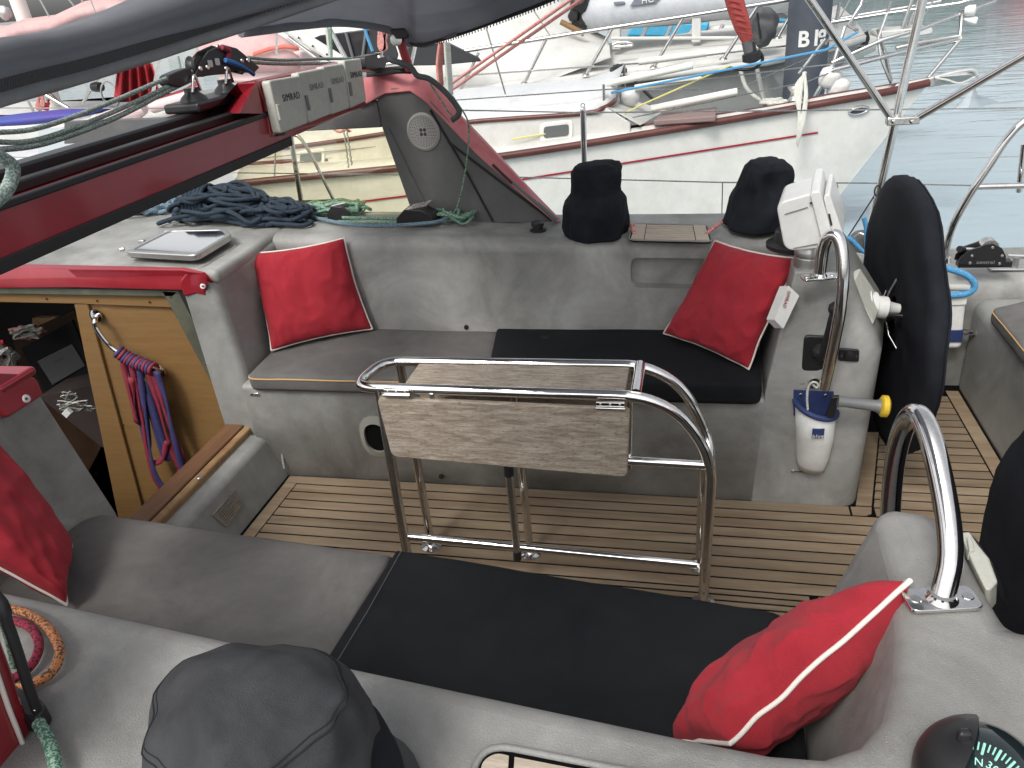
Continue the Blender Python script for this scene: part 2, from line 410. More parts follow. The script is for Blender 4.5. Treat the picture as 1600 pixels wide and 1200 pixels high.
# oval locker port in the bench front
oc = aty(590, 681, 2.19)
oval = [oc+V((math.cos(a)*.046*(1 if abs(math.cos(a)) > 0 else 1), 0, math.copysign(abs(math.sin(a))**.7, math.sin(a))*.062)) for a in [2*math.pi*i/24 for i in range(24)]]
t = thing('locker_port', 'cream oval ring round a black disc painted as the shaded opening in the far bench front behind the table leg', 'hatch port', oc)
def ringmesh(outer, inner, vec):
    n = len(outer); v = V(vec); vs = list(outer)+list(inner)+[p+v for p in outer]+[p+v for p in inner]; fs = []
    for i in range(n):
        j = (i+1) % n
        fs += [[i, j, n+j, n+i], [2*n+i, 3*n+i, 3*n+j, 2*n+j], [i, 2*n+i, 2*n+j, j], [n+i, n+j, 3*n+j, 3*n+i]]
    return mesh(vs, fs)
ov2 = [oc+(p-oc)*1.38+V((0, -.010, 0)) for p in oval]; ov1 = [oc+(p-oc)*.95+V((0, -.018, 0)) for p in oval]
link('ring', ringmesh(ov2, ov1, (0, .014, 0)), mat('port_ring_paint', (.30, .295, .255), .5), t, smooth=40)
link('shade_disc', prism_me([oc+(p-oc)*.955+V((0, -.007, 0)) for p in oval], (0, .004, 0)), mat('port_shade', (.006, .006, .007), .9, spec=.1), t)  # near-black disc painted in for the shade of an uncut hole
# aft side deck
def atq(x, pts): return [V((x, a, b)) for a, b in pts]
deckp = [(3.05, -.05), (3.06, .42), (3.10, .45), (3.42, .46), (3.46, -.9), (3.2, -.9)]
me = rings_me([roundpoly(atq(x, deckp), [0, .05, .03, .03, 0, 0], 5) for x in (.30, 1.0, 3.2)])
tag(link('side_deck', me, GREY, smooth=40), kind='structure')
# ---- deckhouse roof on the left
roof = [(-1.597, 2.215, .815), (-1.597, 3.0, .819), (-1.597, 3.05, .80), (-2.6, 3.4, .84), (-4.2, 3.5, .86), (-4.2, 2.26, .85), (-2.4, 2.24, .825)]
roof = [(-1.60, 2.22, .815), (-1.60, 3.02, .815), (-2.6, 3.32, .845), (-4.2, 3.42, .86), (-4.2, 2.28, .85)]
tag(prism('deck', roof, (0, 0, -.05), GREY, bev=.02, seg=4), kind='structure')
# ---- forward bulkhead beside the bench (slopes aft towards the floor)
blk = [(-1.655, 2.24, .815), (-1.60, 2.24, .815), (-1.595, 2.70, .815), (-1.655, 2.70, .815)]
vs = [(-1.615, 2.215, .80), (-1.585, 2.66, .80), (-1.60, 2.215, .40), (-1.575, 2.66, .38), (-1.505, 2.205, -.02), (-1.505, 2.66, -.02), (-1.75, 2.215, .80), (-1.75, 2.66, .80), (-1.75, 2.215, -.02), (-1.75, 2.66, -.02)]
fs = [(0, 1, 3, 2), (2, 3, 5, 4), (0, 6, 7, 1), (6, 0, 2, 8), (2, 4, 8), (8, 4, 5, 9), (6, 8, 9, 7), (1, 7, 9, 3), (3, 9, 5)]
tag(link('cabin_bulkhead', mesh(vs, fs), GREYSM, bev=.03, seg=4), kind='structure')
# step under the companionway threshold: sloping face from z .2 down to the sole
vs = [(-1.66, .9, .175), (-1.665, 2.215, .175), (-1.505, 2.215, -.02), (-1.505, .9, -.02), (-1.57, 2.215, .165), (-1.57, .9, .165), (-1.74, .9, .175), (-1.74, 2.215, .175), (-1.74, .9, -.02), (-1.74, 2.215, -.02)]
fs = [(6, 7, 1, 0), (0, 1, 4, 5), (5, 4, 2, 3), (6, 0, 5, 3, 8), (7, 9, 2, 4, 1), (6, 8, 9, 7), (8, 3, 2, 9)]
tag(link('companionway_step', mesh(vs, fs), GREYSM, bev=.02, seg=3), kind='structure')
# near jamb wall
nj = [(-1.67, 1.45, .80), (-1.57, 1.45, .38), (-1.53, 1.40, .0), (-1.53, .5, .0), (-1.57, .5, .38), (-1.67, .5, .80)]
vs = [V(p) for p in nj]+[V(p)+V((-.12, 0, 0)) for p in nj]
tag(link('cabin_bulkhead', mesh(vs, [(0, 1, 4, 5), (1, 2, 3, 4), (6, 11, 10, 7), (7, 10, 9, 8), (0, 5, 11, 6), (0, 6, 7, 1), (1, 7, 8, 2), (5, 4, 10, 11), (4, 3, 9, 10), (2, 8, 9, 3)]), GREY, bev=.012, seg=3), kind='structure')
# near deckhouse roof (mostly out of view), holds the near red trim
tag(prism('deck', [(-1.68, 1.42, .80), (-1.68, .2, .80), (-4.2, .2, .84), (-4.2, 1.40, .84)], (0, 0, -.05), GREY, bev=.02, seg=3), kind='structure')

# ---- console on the far side
def far_console():
    z0 = [(.195, 2.189, -.02), (.518, 2.189, -.02), (.60, 2.56, -.02), (.60, 3.2, -.02), (.205, 3.2, -.02)]
    z1 = [(.215, 2.184, .42), (.530, 2.184, .55), (.61, 2.56, .57), (.60, 3.2, .44), (.24, 3.2, .42)]
    z2 = [(.275, 2.215, .795), (.415, 2.205, .795), (.46, 2.56, .795), (.46, 2.96, .765), (.29, 2.96, .765)]
    mixp = lambda A, B, f: [tuple(a+(b-a)*f for a, b in zip(p, q)) for p, q in zip(A, B)]
    rg = [roundpoly([V(p) for p in z], [.008, .05, .03, 0, .0], 5) for z in (z0, mixp(z0, z1, .82), z1, mixp(z1, z2, .2), z2)]
    o = link('steering_console', rings_me(rg), GREY, bev=.022, seg=4); tag(o, kind='structure'); return o
far_console()
# ---- near side: coaming + console top in one outline
ZC = .79
inner = [(-1.68, .812), (-1.1, .752), (-.45, .682), (0.0, .636)]
cont = [atz(px, py, ZC) for px, py in ((1205, 1171), (1290, 1177), (1350, 1158), (1390, 1115), (1408, 1050), (1412, 980), (1405, 900), (1385, 830), (1366, 797))]
outr = [atz(px, py, ZC) for px, py in ((1395, 788), (1440, 794), (1470, 802), (1500, 840), (1545, 925), (1572, 972))]
top = [V((a, b, ZC)) for a, b in inner] + cont + outr + [V((.62, .83, ZC)), V((.9, .55, ZC)), V((.9, .15, ZC)), V((-1.68, .15, ZC))]
bot = []
for i, p in enumerate(top):
    if i < 4: q = V((p.x, p.y+.13, .38))
    elif i < 4+len(cont):
        k = (i-4)/(len(cont)-1); q = V((min(p.x, .165)+.05*k + (0 if k < .3 else .0), p.y+.13*(1-k)+.10*k, .38))
    elif i < 4+len(cont)+len(outr):
        k = (i-4-len(cont))/(len(outr)-1); q = V((p.x+.02+.10*k, p.y+.09*(1-k)+.0, .38))
    else: q = V((p.x, p.y, .38))
    bot.append(q)
tag(prism('cockpit_coaming', top, None, STAIN, bev=.034, seg=5, bot=bot), kind='structure')
q = [V((b.x, b.y, .37)) for b in (bot[12], bot[13], bot[15], bot[18])]
lowp = [V((.21, 1.20, .40)), V((.40, 1.20, .40)), V((.55, .90, .40)), V((.9, .55, .40)), V((.9, .15, .40)), V((.1, .15, .4)), V((.1, .8, .4))]
tag(prism('steering_console', lowp, (0, 0, -.42), GREY, bev=.01), kind='structure')
# near bench
nb = [(-1.60, 1.385), (-.68, 1.312), (.21, 1.205), (.21, .62), (-1.60, .80)]
tag(prism('cockpit_bench', [V((a, b, .39)) for a, b in nb], (0, 0, -.42), GREY, bev=.015, seg=3), kind='structure')
tag(prism('hull', [V((-4.3, .1, .3)), V((3.2, .1, .3)), V((3.2, -.2, .3)), V((-4.3, -.2, .3))], (0, 0, -1.2), GREY, bev=0), kind='structure')
# helm seat on the right
hs_ = [(1.035, 3.06), (1.035, 2.2), (1.05, .1), (2.2, .1), (2.2, 3.06)]
tag(prism('helm_seat', [V((a, b, .385)) for a, b in hs_], (0, 0, -.42), GREYSM, bev=.05, seg=5), kind='structure')

# ================================================================ companionway and cabin interior
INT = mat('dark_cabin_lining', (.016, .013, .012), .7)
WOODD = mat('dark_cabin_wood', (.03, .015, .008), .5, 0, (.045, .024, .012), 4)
cab = []
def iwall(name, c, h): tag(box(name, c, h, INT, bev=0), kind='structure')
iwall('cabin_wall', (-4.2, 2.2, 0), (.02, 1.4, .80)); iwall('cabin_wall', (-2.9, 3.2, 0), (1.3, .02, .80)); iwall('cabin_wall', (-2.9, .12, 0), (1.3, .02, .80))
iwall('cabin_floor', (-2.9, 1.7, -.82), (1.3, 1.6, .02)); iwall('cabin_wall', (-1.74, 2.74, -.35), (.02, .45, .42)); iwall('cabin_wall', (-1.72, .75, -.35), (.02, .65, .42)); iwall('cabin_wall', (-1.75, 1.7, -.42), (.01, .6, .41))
# oak lining with its framing: plane y = 2.25 facing the companionway
YO = 2.25
t = thing('oak_bulkhead', 'varnished oak bulkhead inside the companionway carrying the curved grab handle', 'bulkhead', (-2.0, YO, 0))
pts = [aty(px, py, YO) for px, py in ((118, 474), (262, 466), (382, 668), (236, 812), (190, 800))]
prism('panel', [aty(px, py, YO+.012) for px, py in ((134, 476), (262, 474), (384, 672), (300, 860), (200, 860))], (0, .02, 0), OAK, t, .002)
prism('stile', [aty(px, py, YO) for px, py in ((115, 472), (137, 476), (243, 870), (197, 870))], (0, .03, 0), OAK, t, .003)
prism('top_rail', [aty(px, py, YO-.004) for px, py in ((-80, 456), (262, 462), (268, 481), (120, 475), (-80, 471))], (0, .03, 0), OAK, t, .003)
for px, py in ((73, 467), (152, 470), (234, 472), (193, 664)):
    lathe('screw', aty(px, py, YO-.005), [(.004, 0), (.004, .003)], WOODD, t, 10, V((0, -1, 0)))
t2 = thing('door_channel', 'dull olive metal channel framing the companionway opening edge', 'frame', (-1.7, YO, .1))
prism('channel', [aty(px, py, YO-.02) for px, py in ((252, 454), (283, 456), (386, 662), (370, 672))], (0, .03, 0), BRONZE, t2, .003)
prism('channel', [aty(px, py, YO-.02) for px, py in ((-100, 446), (283, 452), (270, 464), (-100, 458))], (0, .03, 0), BRONZE, t2, .003)
prism('gasket', [aty(px, py, YO-.024) for px, py in ((276, 452), (288, 454), (392, 664), (384, 664))], (0, .03, 0), RUBBER, t2, .002)
prism('gasket', [aty(px, py, YO-.022) for px, py in ((-100, 440), (288, 448), (284, 455), (-100, 447))], (0, .03, 0), RUBBER, t2, .002)
for px, py in ((267, 464), (322, 569)):
    lathe('screw', aty(px, py, YO-.021), [(.004, 0), (.003, .002)], STEEL, t2, 10, V((0, -1, 0)))
# threshold
a0, a1, a2, a3 = atz(390, 662, .20), atz(378, 668, .20), atz(225, 812, .20), atz(262, 812, .20)
t = thing('threshold_board', 'worn wooden sill board along the bottom of the companionway', 'sill', (-1.66, 1.9, .18))
d = (a0-a3)
prism('board', [V((-1.735, 2.235, .205)), V((-1.66, 2.235, .205)), V((-1.66, 1.3, .205)), V((-1.735, 1.3, .205))], (0, 0, -.03), mat('brown_sill_wood', (.13, .06, .028), .5, 0, (.19, .095, .045), 4, .2, 60, stretch=(14, 1.5, 14), coord='World'), t, .004)
prism('nosing', [V((-1.658, 2.235, .200)), V((-1.632, 2.235, .194)), V((-1.632, 1.3, .194)), V((-1.658, 1.3, .200))], (0, 0, -.03), OAKW, t, .006, 3)
lathe('bolt', atz(311, 747, .202), [(.009, 0), (.008, .003), (.003, .005)], STEEL, t, 14)
# builder's plate on the sloping step
pc = [(330, 805), (366, 764), (377, 790), (352, 824)]
pl = (V((-1.57, 2, .165)), V((.185, 0, .065)).normalized())
pp = [atp(px, py, V((-1.545, 2, .10)), V((.94, 0, .33))) for px, py in pc]
pm = prism('builders_plate', pp, V((.004, 0, .001)), STEEL, bev=.001); tag(pm, 'small engraved steel plate on the grey step below the wooden sill', 'plate')
for i in range(7):
    k = (i+1)/8.; a = pp[0].lerp(pp[3], k).lerp(pp[1].lerp(pp[2], k), .12); b = pp[0].lerp(pp[3], k).lerp(pp[1].lerp(pp[2], k), .55+.3*random.random())
    n_ = V((.94, 0, .33)).normalized()*.0048; tube('engraving', [a+n_, b+n_], .0007, INK, pm, 4)
# grab rail with harness straps
YH = YO-.05
t = thing('companionway_rail', 'curved polished grab handle screwed to the oak companionway panel', 'handle', aty(150, 493, YO))
g = [aty(150, 494, YO), aty(149, 500, YH+.01), aty(150, 512, YH), aty(165, 533, YH), aty(183, 549, YH), aty(215, 565, YH), aty(238, 574, YH), aty(250, 580, YO-.01)]
tube('rail', smoothpath(g, 8), .0095, CHROME, t)
for px, py in ((150, 493), (249, 580)): lathe('flange', aty(px, py, YO), [(.026, 0), (.025, .004), (.015, .007)], CHROME, t, 20, V((0, -1, 0)))
t = thing('harness_straps', 'crimson and blue safety harness straps looped on the grab handle', 'straps', aty(240, 700, YH))
def ribbon(name, pts, w_, m, parent, th=.002, wd=V((1, 0, 0))):
    P_ = smoothpath(pts, 6); L_, R_ = [], []; n = len(P_); vs = []; fs = []
    for i, p in enumerate(P_):
        a = P_[max(0, i-1)]; b = P_[min(n-1, i+1)]; tt = (b-a).normalized(); s = tt.cross(V((0, -1, 0)));
        s = s.normalized() if s.length > .1 else wd
        tw = V((0, 1, 0))*.5*math.sin(i*.35+len(pts)); s = (s+tw).normalized()
        vs += [p-s*w_/2, p+s*w_/2]
    for i in range(n-1): fs.append((2*i, 2*i+1, 2*i+3, 2*i+2))
    me = bpy.data.meshes.new('r'); me.from_pydata([tuple(v) for v in vs], [], fs); me.update()
    o = link(name, me, m, parent, smooth=180); md = o.modifiers.new('s', 'SOLIDIFY'); md.thickness = th; return o
wr = [(184, 549), (200, 560), (214, 567), (228, 572), (243, 578)]
for i in range(4):
    a, b = aty(*wr[i], YH), aty(*wr[i+1], YH)
    for j in range(3):
        c = a.lerp(b, (j+.3)/3); ax = (b-a).normalized(); n1 = ax.orthogonal().normalized(); n2 = ax.cross(n1)
        loop = [c+(n1*math.cos(q)+n2*math.sin(q))*(.019+.002*random.random())+ax*.004*math.sin(q+i) for q in [2*math.pi*k/14 for k in range(14)]]
        tube('wrap', loop, .0075, STRAPR if (i+j) % 2 else STRAPB, t, 8, True)
lines = [([(192, 560), (198, 600), (213, 660), (208, 640), (205, 590)], STRAPR), ([(205, 565), (214, 620), (228, 690), (240, 740), (252, 768)], STRAPR),
         ([(212, 570), (232, 640), (252, 700), (262, 715), (240, 640), (222, 590)], STRAPB), ([(232, 578), (248, 640), (262, 690), (282, 730), (295, 752)], STRAPR),
         ([(244, 580), (258, 625), (270, 680), (288, 740), (300, 760)], STRAPB), ([(222, 575), (220, 640), (232, 715), (250, 720), (262, 690)], STRAPR),
         ([(238, 580), (262, 660), (285, 720), (268, 760), (255, 770), (246, 745)], STRAPR), ([(200, 562), (208, 610), (220, 655), (232, 700), (226, 640), (212, 580)], STRAPB),
         ([(218, 572), (226, 650), (240, 735), (262, 765), (280, 740)], STRAPB)]
for i, (ln, m_) in enumerate(lines):
    ribbon('strap', [aty(px, py, YH+.004*(i % 4)-.01) for px, py in ln], .024, m_, t)
# things glimpsed inside the cabin
t = thing('chart_table', 'dark chart table console with a grey instrument screen inside the cabin', 'console', (-2.9, 2.6, -.3))
YC = 2.95
prism('cabinet', [aty(px, py, YC) for px, py in ((20, 530), (115, 485), (190, 640), (110, 790), (60, 700))], (0, .12, 0), WOODD, t)
prism('fascia', [aty(px, py, YC-.01) for px, py in ((32, 545), (112, 500), (150, 590), (80, 632))], (0, .009, 0), BLACK, t)
prism('screen', [aty(px, py, YC-.02) for px, py in ((58, 565), (112, 538), (133, 572), (82, 602))], (0, .009, 0), mat('dim_screen', (.10, .10, .105), .5), t)
text('mark', 'NETGEAR'[:0]+'-----', .04, aty(92, 562, YC-.021), aty(112, 545, YC)-aty(72, 566, YC), aty(90, 550, YC)-aty(96, 572, YC), INK, t)
t = thing('spare_rope', 'small pile of red and white rope on the cabin shelf', 'rope', aty(42, 525, 2.8))
random.seed(3)
def scribble(name, c, u, v_, n, r, m_, parent, rnd=.5, seg=6, lift=.02):
    pts = []
    for i in range(n):
        a = i*2.4; rr = .45+.55*random.random(); pts.append(V(c)+V(u)*math.cos(a)*rr+V(v_)*math.sin(a)*rr+V((0, 0, lift*random.random())))
    return tube(name, smoothpath(pts, 6), r, m_, parent, seg)
scribble('loop', aty(42, 522, 2.8), (.11, 0, .03), (0, -.05, .05), 16, .006, RPINK, t); scribble('loop', aty(42, 522, 2.79), (.10, 0, .03), (0, -.05, .05), 14, .006, RWHITE, t)
t = thing('clothes_pile', 'jumble of white and crimson cloth at the left edge inside the cabin', 'cloth', aty(10, 562, 2.5))
scribble('cloth', aty(8, 560, 2.5), (.06, 0, .05), (0, -.05, .06), 14, .012, RWHITE, t); scribble('cloth', aty(4, 555, 2.5), (.05, 0, .05), (0, -.05, .05), 12, .012, REDC, t)
t = thing('cable_tangle', 'loose thin white cable lying in loops inside the cabin', 'cable', aty(115, 640, 2.6))
scribble('cable', aty(118, 638, 2.6), (.13, 0, .02), (0, -.06, .07), 13, .0028, RWHITE, t); scribble('cable', aty(112, 622, 2.62), (.06, 0, .03), (0, -.03, .06), 8, .0028, RWHITE, t)
box('plug', aty(106, 645, 2.58), (.022, .012, .016), WHITEP, t, axes=(V((.8, 0, .6)), V((0, 1, 0)), V((-.6, 0, .8))))
tag(prism('cabin_bunk', [aty(px, py, 2.75) for px, py in ((60, 620), (190, 590), (215, 680), (160, 700))], (0, .3, 0), mat('dim_blanket', (.035, .024, .022), .9)), 'dim cloth covered bunk in the cabin behind the doorway', 'bunk')
tag(prism('wood_locker', [aty(px, py, 3.1) for px, py in ((50, 497), (90, 496), (70, 515), (50, 525))], (0, .03, 0), OAKW), 'small light oak locker front deep inside the cabin', 'locker')

# red trims over the companionway
t = thing('hatch_trim', 'long red painted moulding above the companionway with rounded tab end', 'trim', (-2.3, 2.24, .8))
A = [atz(-160, 408, .84), atz(100, 413, .84), atz(290, 417, .835), atz(322, 425, .83)]
B = [aty(-160, 430, 2.225), aty(120, 432, 2.22), aty(285, 432, 2.215), aty(318, 436, 2.21)]
Cc = [aty(-160, 452, 2.222), aty(120, 450, 2.217), aty(284, 454, 2.212), aty(320, 461, 2.212)]
vs, fs = [], []
rows = []
for a, b, c in zip(A, B, Cc):
    back = a+V((0, .0, -.02)); rows.append([back, a, a.lerp(b, .55)+V((0, -.012, .012)), b, b.lerp(c, .5)+V((0, -.004, 0)), c, c+V((0, .012, 0))])
link('moulding', rings_me([[*r] for r in rows]), REDP, t, bev=.004, seg=3)
tab = [atx(px, py, -1.63+.0) for px, py in ((284, 438), (300, 420), (320, 424), (336, 441), (310, 461), (286, 464))]
prism('tab', roundpoly([aty(px, py, 2.205+.0003*(px-284)) for px, py in ((280, 440), (292, 424), (322, 428), (336, 440), (312, 458), (287, 464))], .012), (-.01, .05, -.01), REDP, t, .008, 3)
lathe('stud', aty(317, 447, 2.198), [(.010, 0), (.009, .003), (.004, .004)], WHITEP, t, 14, V((.3, -1, .2)))
lathe('stud_hole', aty(317, 447, 2.193), [(.0035, 0), (.0035, .002)], INK, t, 10, V((.3, -1, .2)))
t = thing('jamb_cap', 'short red cap with a white stud on top of the near grey jamb wall', 'trim', atx(40, 620, -1.65))
nx = V((1, 0, .25)).normalized()
JP = V((-1.655, 1.45, .78))
def jp(px, py, o=0.): return atp(px, py, JP+nx*o, nx)
prism('cap', roundpoly([jp(-60, 580, .012), jp(42, 584, .012), jp(58, 592, .012), jp(68, 617, .012), jp(12, 653, .012), jp(-10, 628, .012), jp(-60, 640, .012)], .01), nx*-.02, REDP, t, .006, 3)
box('cap_top', (-1.74, 1.40, .825), (.09, .06, .012), REDP, t, .01, 3)
lathe('stud', jp(41, 623, .012), [(.011, 0), (.010, .003), (.004, .004)], WHITEP, t, 14, nx)
lathe('stud_hole', jp(41, 623, .0165), [(.0035, 0), (.0035, .001)], INK, t, 10, nx)

# ================================================================ cushions
def cushion(name, pts, z0, z1, m_, label, pipe=None, pr=.004, dens=.05, wob=.003, keep=lambda p: True, pillow_=.010):
    t = thing(name, label, 'cushion', (sum(p.x for p in pts)/len(pts), sum(p.y for p in pts)/len(pts), z0))
    n = len(pts); P2 = [V((p.x, p.y, 0)) for p in pts]; c = sum(P2, V((0, 0, 0)))/n
    # resample outline
    out = []
    for i in range(n):
        a, b = P2[i], P2[(i+1) % n]; k = max(1, int((a-b).length/dens))
        for j in range(k): out.append(a.lerp(b, j/k))
    m = len(out)
    def inset(f, dz): return [V((p.x, p.y, 0)).lerp(c, f)+V((0, 0, dz)) for p in out]
    rings = []
    H_ = z1-z0
    for f, dz in ((.012, z0), (.0, z0+H_*.2), (-.003, z0+H_*.6), (.002, z0+H_*.88), (.012, z1), (.05, z1+pillow_*.5), (.15, z1+pillow_*.8), (.4, z1+pillow_), (.7, z1+pillow_), (.93, z1+pillow_)):
        r = []
        for p in inset(f, dz):
            nn = noise.noise(p*5+V((3, 1, 0)))*wob + noise.noise(p*16)*wob*.4
            r.append(p+V((0, 0, nn if dz > z0+.01 else 0)))
        rings.append(r)
    o = link('cover' if m_ == BCUSH else 'pad', rings_me(rings), m_, t, smooth=180)
    if pipe:
        tube('piping', [p for p in rings[3]+rings[3] if keep(p)][:len([p for p in rings[3] if keep(p)])], pr, pipe, t, 8, keep(V((9, 9, 9))))
    return t
farY0, farY1 = 2.165, 2.574
fp = roundpoly([atz(384, 588, .44), V((-1.08, farY0, 0)), V((-.66, farY0, 0)), V((-.72, farY1, 0)), V((-1.55, 2.60, 0)), V((-1.575, 2.45, 0))], [.05, .25, 0, 0, .05, .1], 6)
cushion('bench_cushion', fp, .385, .437, GCUSH, 'grey bench cushion with tan piping under the left far pillow', OPIPE, .0035)
fb = roundpoly([V((-.67, farY0-.006, 0)), V((.205, farY0-.004, 0)), V((.215, farY1, 0)), V((-.73, farY1+.004, 0))], [0, .04, .02, 0], 5)
cushion('bench_cushion', fb, .383, .448, BCUSH, 'black covered bench cushion behind the folding table on the far side', None)
nb1 = roundpoly([V((-1.565, 1.372, 0)), V((-.68, 1.300, 0)), V((-.70, .80, 0)), V((-1.64, .90, 0))], [.05, 0, 0, .03], 6)
cushion('bench_cushion', nb1, .385, .437, GCUSH, 'grey bench cushion with tan piping nearest the companionway, near side', OPIPE, .003, keep=lambda p: p.x < -1.45 and p.y > .9)
nb2 = roundpoly([V((-.672, 1.304, 0)), V((.20, 1.202, 0)), V((.19, .70, 0)), V((-.712, .80, 0))], [0, .05, .03, 0], 6)
nbc = cushion('bench_cushion', nb2, .383, .452, BCUSH, 'black covered bench cushion under the big near red pillow', None)
def stitch(name, pts, r, m_, parent): return tube(name, pts, r, m_, parent, 5)
STIT = mat('grey_stitching', (.10, .10, .10), .9)
stitch('seam', [V((-.648+.0, 1.285, .4625)), V((-.652, 1.1, .4655)), V((-.668, .86, .4645))], .0008, STIT, nbc)

# ---- throw pillows
def pillow(label, c00, c10, c11, c01, th, nrm, seed, pr=.0035, wr=.012, sag=.06, n=44):
    c = [V(x) for x in (c00, c10, c11, c01)]; nrm = V(nrm).normalized()
    cen = sum(c, V((0, 0, 0)))/4
    t = thing('throw_pillow', label, 'pillow', cen)
    def P_(u, v, s):
        # pincushion edges
        uu, vv = u*2-1, v*2-1
        a = 1 - sag*(1-vv*vv)*uu*uu; b = 1 - sag*(1-uu*uu)*vv*vv
        x, y_ = (uu*a+1)/2, (vv*b+1)/2
        p = c[0].lerp(c[1], x).lerp(c[3].lerp(c[2], x), y_)
        e = (1-uu**4)*(1-vv**4)
        h = (max((1-uu*uu)*(1-vv*vv), 0)**.42*.62+max(e, 0)**.6*.38)*th*.5
        q = p*7+V((seed, 0, 0)); wn = noise.noise(q)*.9+noise.noise(q*2.3)*.45
        # folds that run from the corners
        cr = math.sin((uu*vv)*7+seed+3*noise.noise(p*4+V((seed, 2, 0))))*(1-e*.6)*.6
        crease = -abs(noise.noise(V((uu*2.2+seed, vv*2.2, s*.3)))*2)**.7*.5+.3
        q2 = V((p.x*9+seed, p.y*5, p.z*5+s)); q3 = V((uu*1.2+vv*2.6+seed, uu*3.4-vv*.8, s*2+seed))
        rid = (1-min(1, abs(noise.noise(q3))*2.6))**2*.85 + (1-min(1, abs(noise.noise(q2*1.1))*3.0))**2*.22
        h += (wn+cr+crease+rid*(1.25-e*.7))*wr*min(1, e*4)
        ed = noise.noise(V((u*6, v*6, seed)))*.006
        return p+nrm*(s*h)+nrm*ed
    vs, fs = [], []
    idx = {}
    for s in (1, -1):
        for i in range(n+1):
            for j in range(n+1):
                edge = i in (0, n) or j in (0, n)
                if s == -1 and edge: idx[(s, i, j)] = idx[(1, i, j)]; continue
                # denser at edges
                u = .5-.5*math.cos(math.pi*i/n)*(1); v = .5-.5*math.cos(math.pi*j/n)
                u = .6*u+.4*i/n; v = .6*v+.4*j/n
                idx[(s, i, j)] = len(vs); vs.append(P_(u, v, s))
    for s in (1, -1):
        for i in range(n):
            for j in range(n):
                f = [idx[(s, i, j)], idx[(s, i+1, j)], idx[(s, i+1, j+1)], idx[(s, i, j+1)]]
                fs.append(f if s == 1 else f[::-1])
    per = [(i, 0) for i in range(n)]+[(n, j) for j in range(n)]+[(i, n) for i in range(n, 0, -1)]+[(0, j) for j in range(n, 0, -1)]
    pp_ = [vs[idx[(1, i, j)]] for i, j in per]
    o = link('cover', mesh(vs, fs), REDC, t, smooth=180, sub=1)
    tube('piping', pp_, pr, WPIPE, t, 8, True)
    return t
# far left, leaning against the backrest corner
pillow('red square pillow with pale piping leaning in the far left bench corner',
       atz(424, 548, .455), atz(582, 514, .455), aty(538, 372, 2.60), aty(388, 396, 2.50), .13, V((.15, -1, .35)), 1.3, wr=.007)
pillow('red pillow with pale piping propped against the far steering console',
       atz(1037, 521, .465), atz(1170, 577, .465), aty(1250, 404, 2.33), aty(1117, 376, 2.585), .12, V((-.55, -1, .35)), 4.1, wr=.008)
T_, B_ = atz(1420, 906, .815), atz(1140, 1161, .58)
pillow('large red pillow in the foreground standing on edge against the near console',
       B_, T_, atp(1290, 1000, V((.18, 1.10, .66)), V((0, 1, 0))), atz(1052, 1162, .455), .155, V((-.8, .2, .6)), 7.7, pr=.004, wr=.0115, sag=.03)
pillow('red pillow cut off by the left edge of the picture, on the near grey cushion',
       atz(104, 945, .47), atz(112, 850, .47), V((-1.66, 1.26, .80)), V((-1.60, .93, .80)), .15, V((1, -.1, .5)), 2.9, wr=.008)

# ================================================================ folding table
t = thing('cockpit_table', 'folding stainless frame table with one weathered teak leaf hanging down', 'table', (-.4, 1.75, 0))
YF, YB, ZT = 1.685, 1.845, .668
rT = .0145
fr = lambda px, py: aty(px, py, YF)
bk = lambda px, py: aty(px, py, YB)
# top loop: near rail, rounded left end, far rail; both bend down at the right
L0 = fr(592, 603).z
pf = [V((-.80, YF, ZT)), fr(985, 622), fr(1060, 655), fr(1112, 712), fr(1097, 955)]
xl = fr(578, 600).x
top_near = [fr(985, 620), fr(592, 602)]
zt = (top_near[0].z+top_near[1].z)/2
rl = .03
loop = [V((fr(1113, 730).x, YF, fr(1113, 730).z)), fr(1052, 648), V((fr(995, 620).x, YF, zt)), V((xl-.01, YF, zt)), V((xl-.035, YF+.02, zt)), V((xl-.035, YB-.02, zt)), V((xl-.01, YB, zt)), V((fr(1000, 620).x, YB, zt)), bk(1062, 600), bk(1110, 690)]
near_post = fr(1098, 955)
near_leg = [V((near_post.x-.0, YF, .0))]
nl = [V((near_post.x+.0, YF, .012)), V((fr(1112, 715).x, YF, fr(1112, 715).z)), V((fr(1075, 660).x, YF, fr(1075, 655).z)), V((fr(1005, 622).x, YF, zt)), V((xl+.05, YF, zt)), V((xl-.03, YF+.0, zt)), V((xl-.04, YF+.05, zt)), V((xl-.03, YB, zt)), V((xl+.06, YB, zt)), V((fr(1000, 620).x, YB, zt)), V((bk(1078, 622).x, YB, bk(1078, 622).z)), bk(1107, 688), V((fr(1112, 730).x, YF+.03, bk(1112, 712).z))]
nl = [V((near_post.x, YF, .012)), fr(1113, 712), fr(1040, 620), V((xl-.03, YF, zt)), V((xl-.045, YF+.045, zt)), V((xl-.02, YB, zt)), V((bk(1010, 572).x, YB, zt)), bk(1072, 607), bk(1108, 690), V((fr(1112, 735).x, YF+.022, bk(1112, 722).z))]
tube('frame', roundpath(nl, [0, .09, .12, .05, .05, .06, .06, .10, .05, 0], 9), rT, CHROME, t, 16)
lx = fr(592, 603).x
fl_ = V((fr(628, 858).x, YF, .012)); 
tube('leg', [V((lx, YF, zt)), V((lx-.01, YF, .3)), V((lx-.012, YF, .012))], rT, CHROME, t, 16)
tube('leg', [V((lx+.0, YB, zt)), V((lx-.0, YB, .012))], rT*.9, CHROME, t, 16)
bx = bk(1092, 890).x
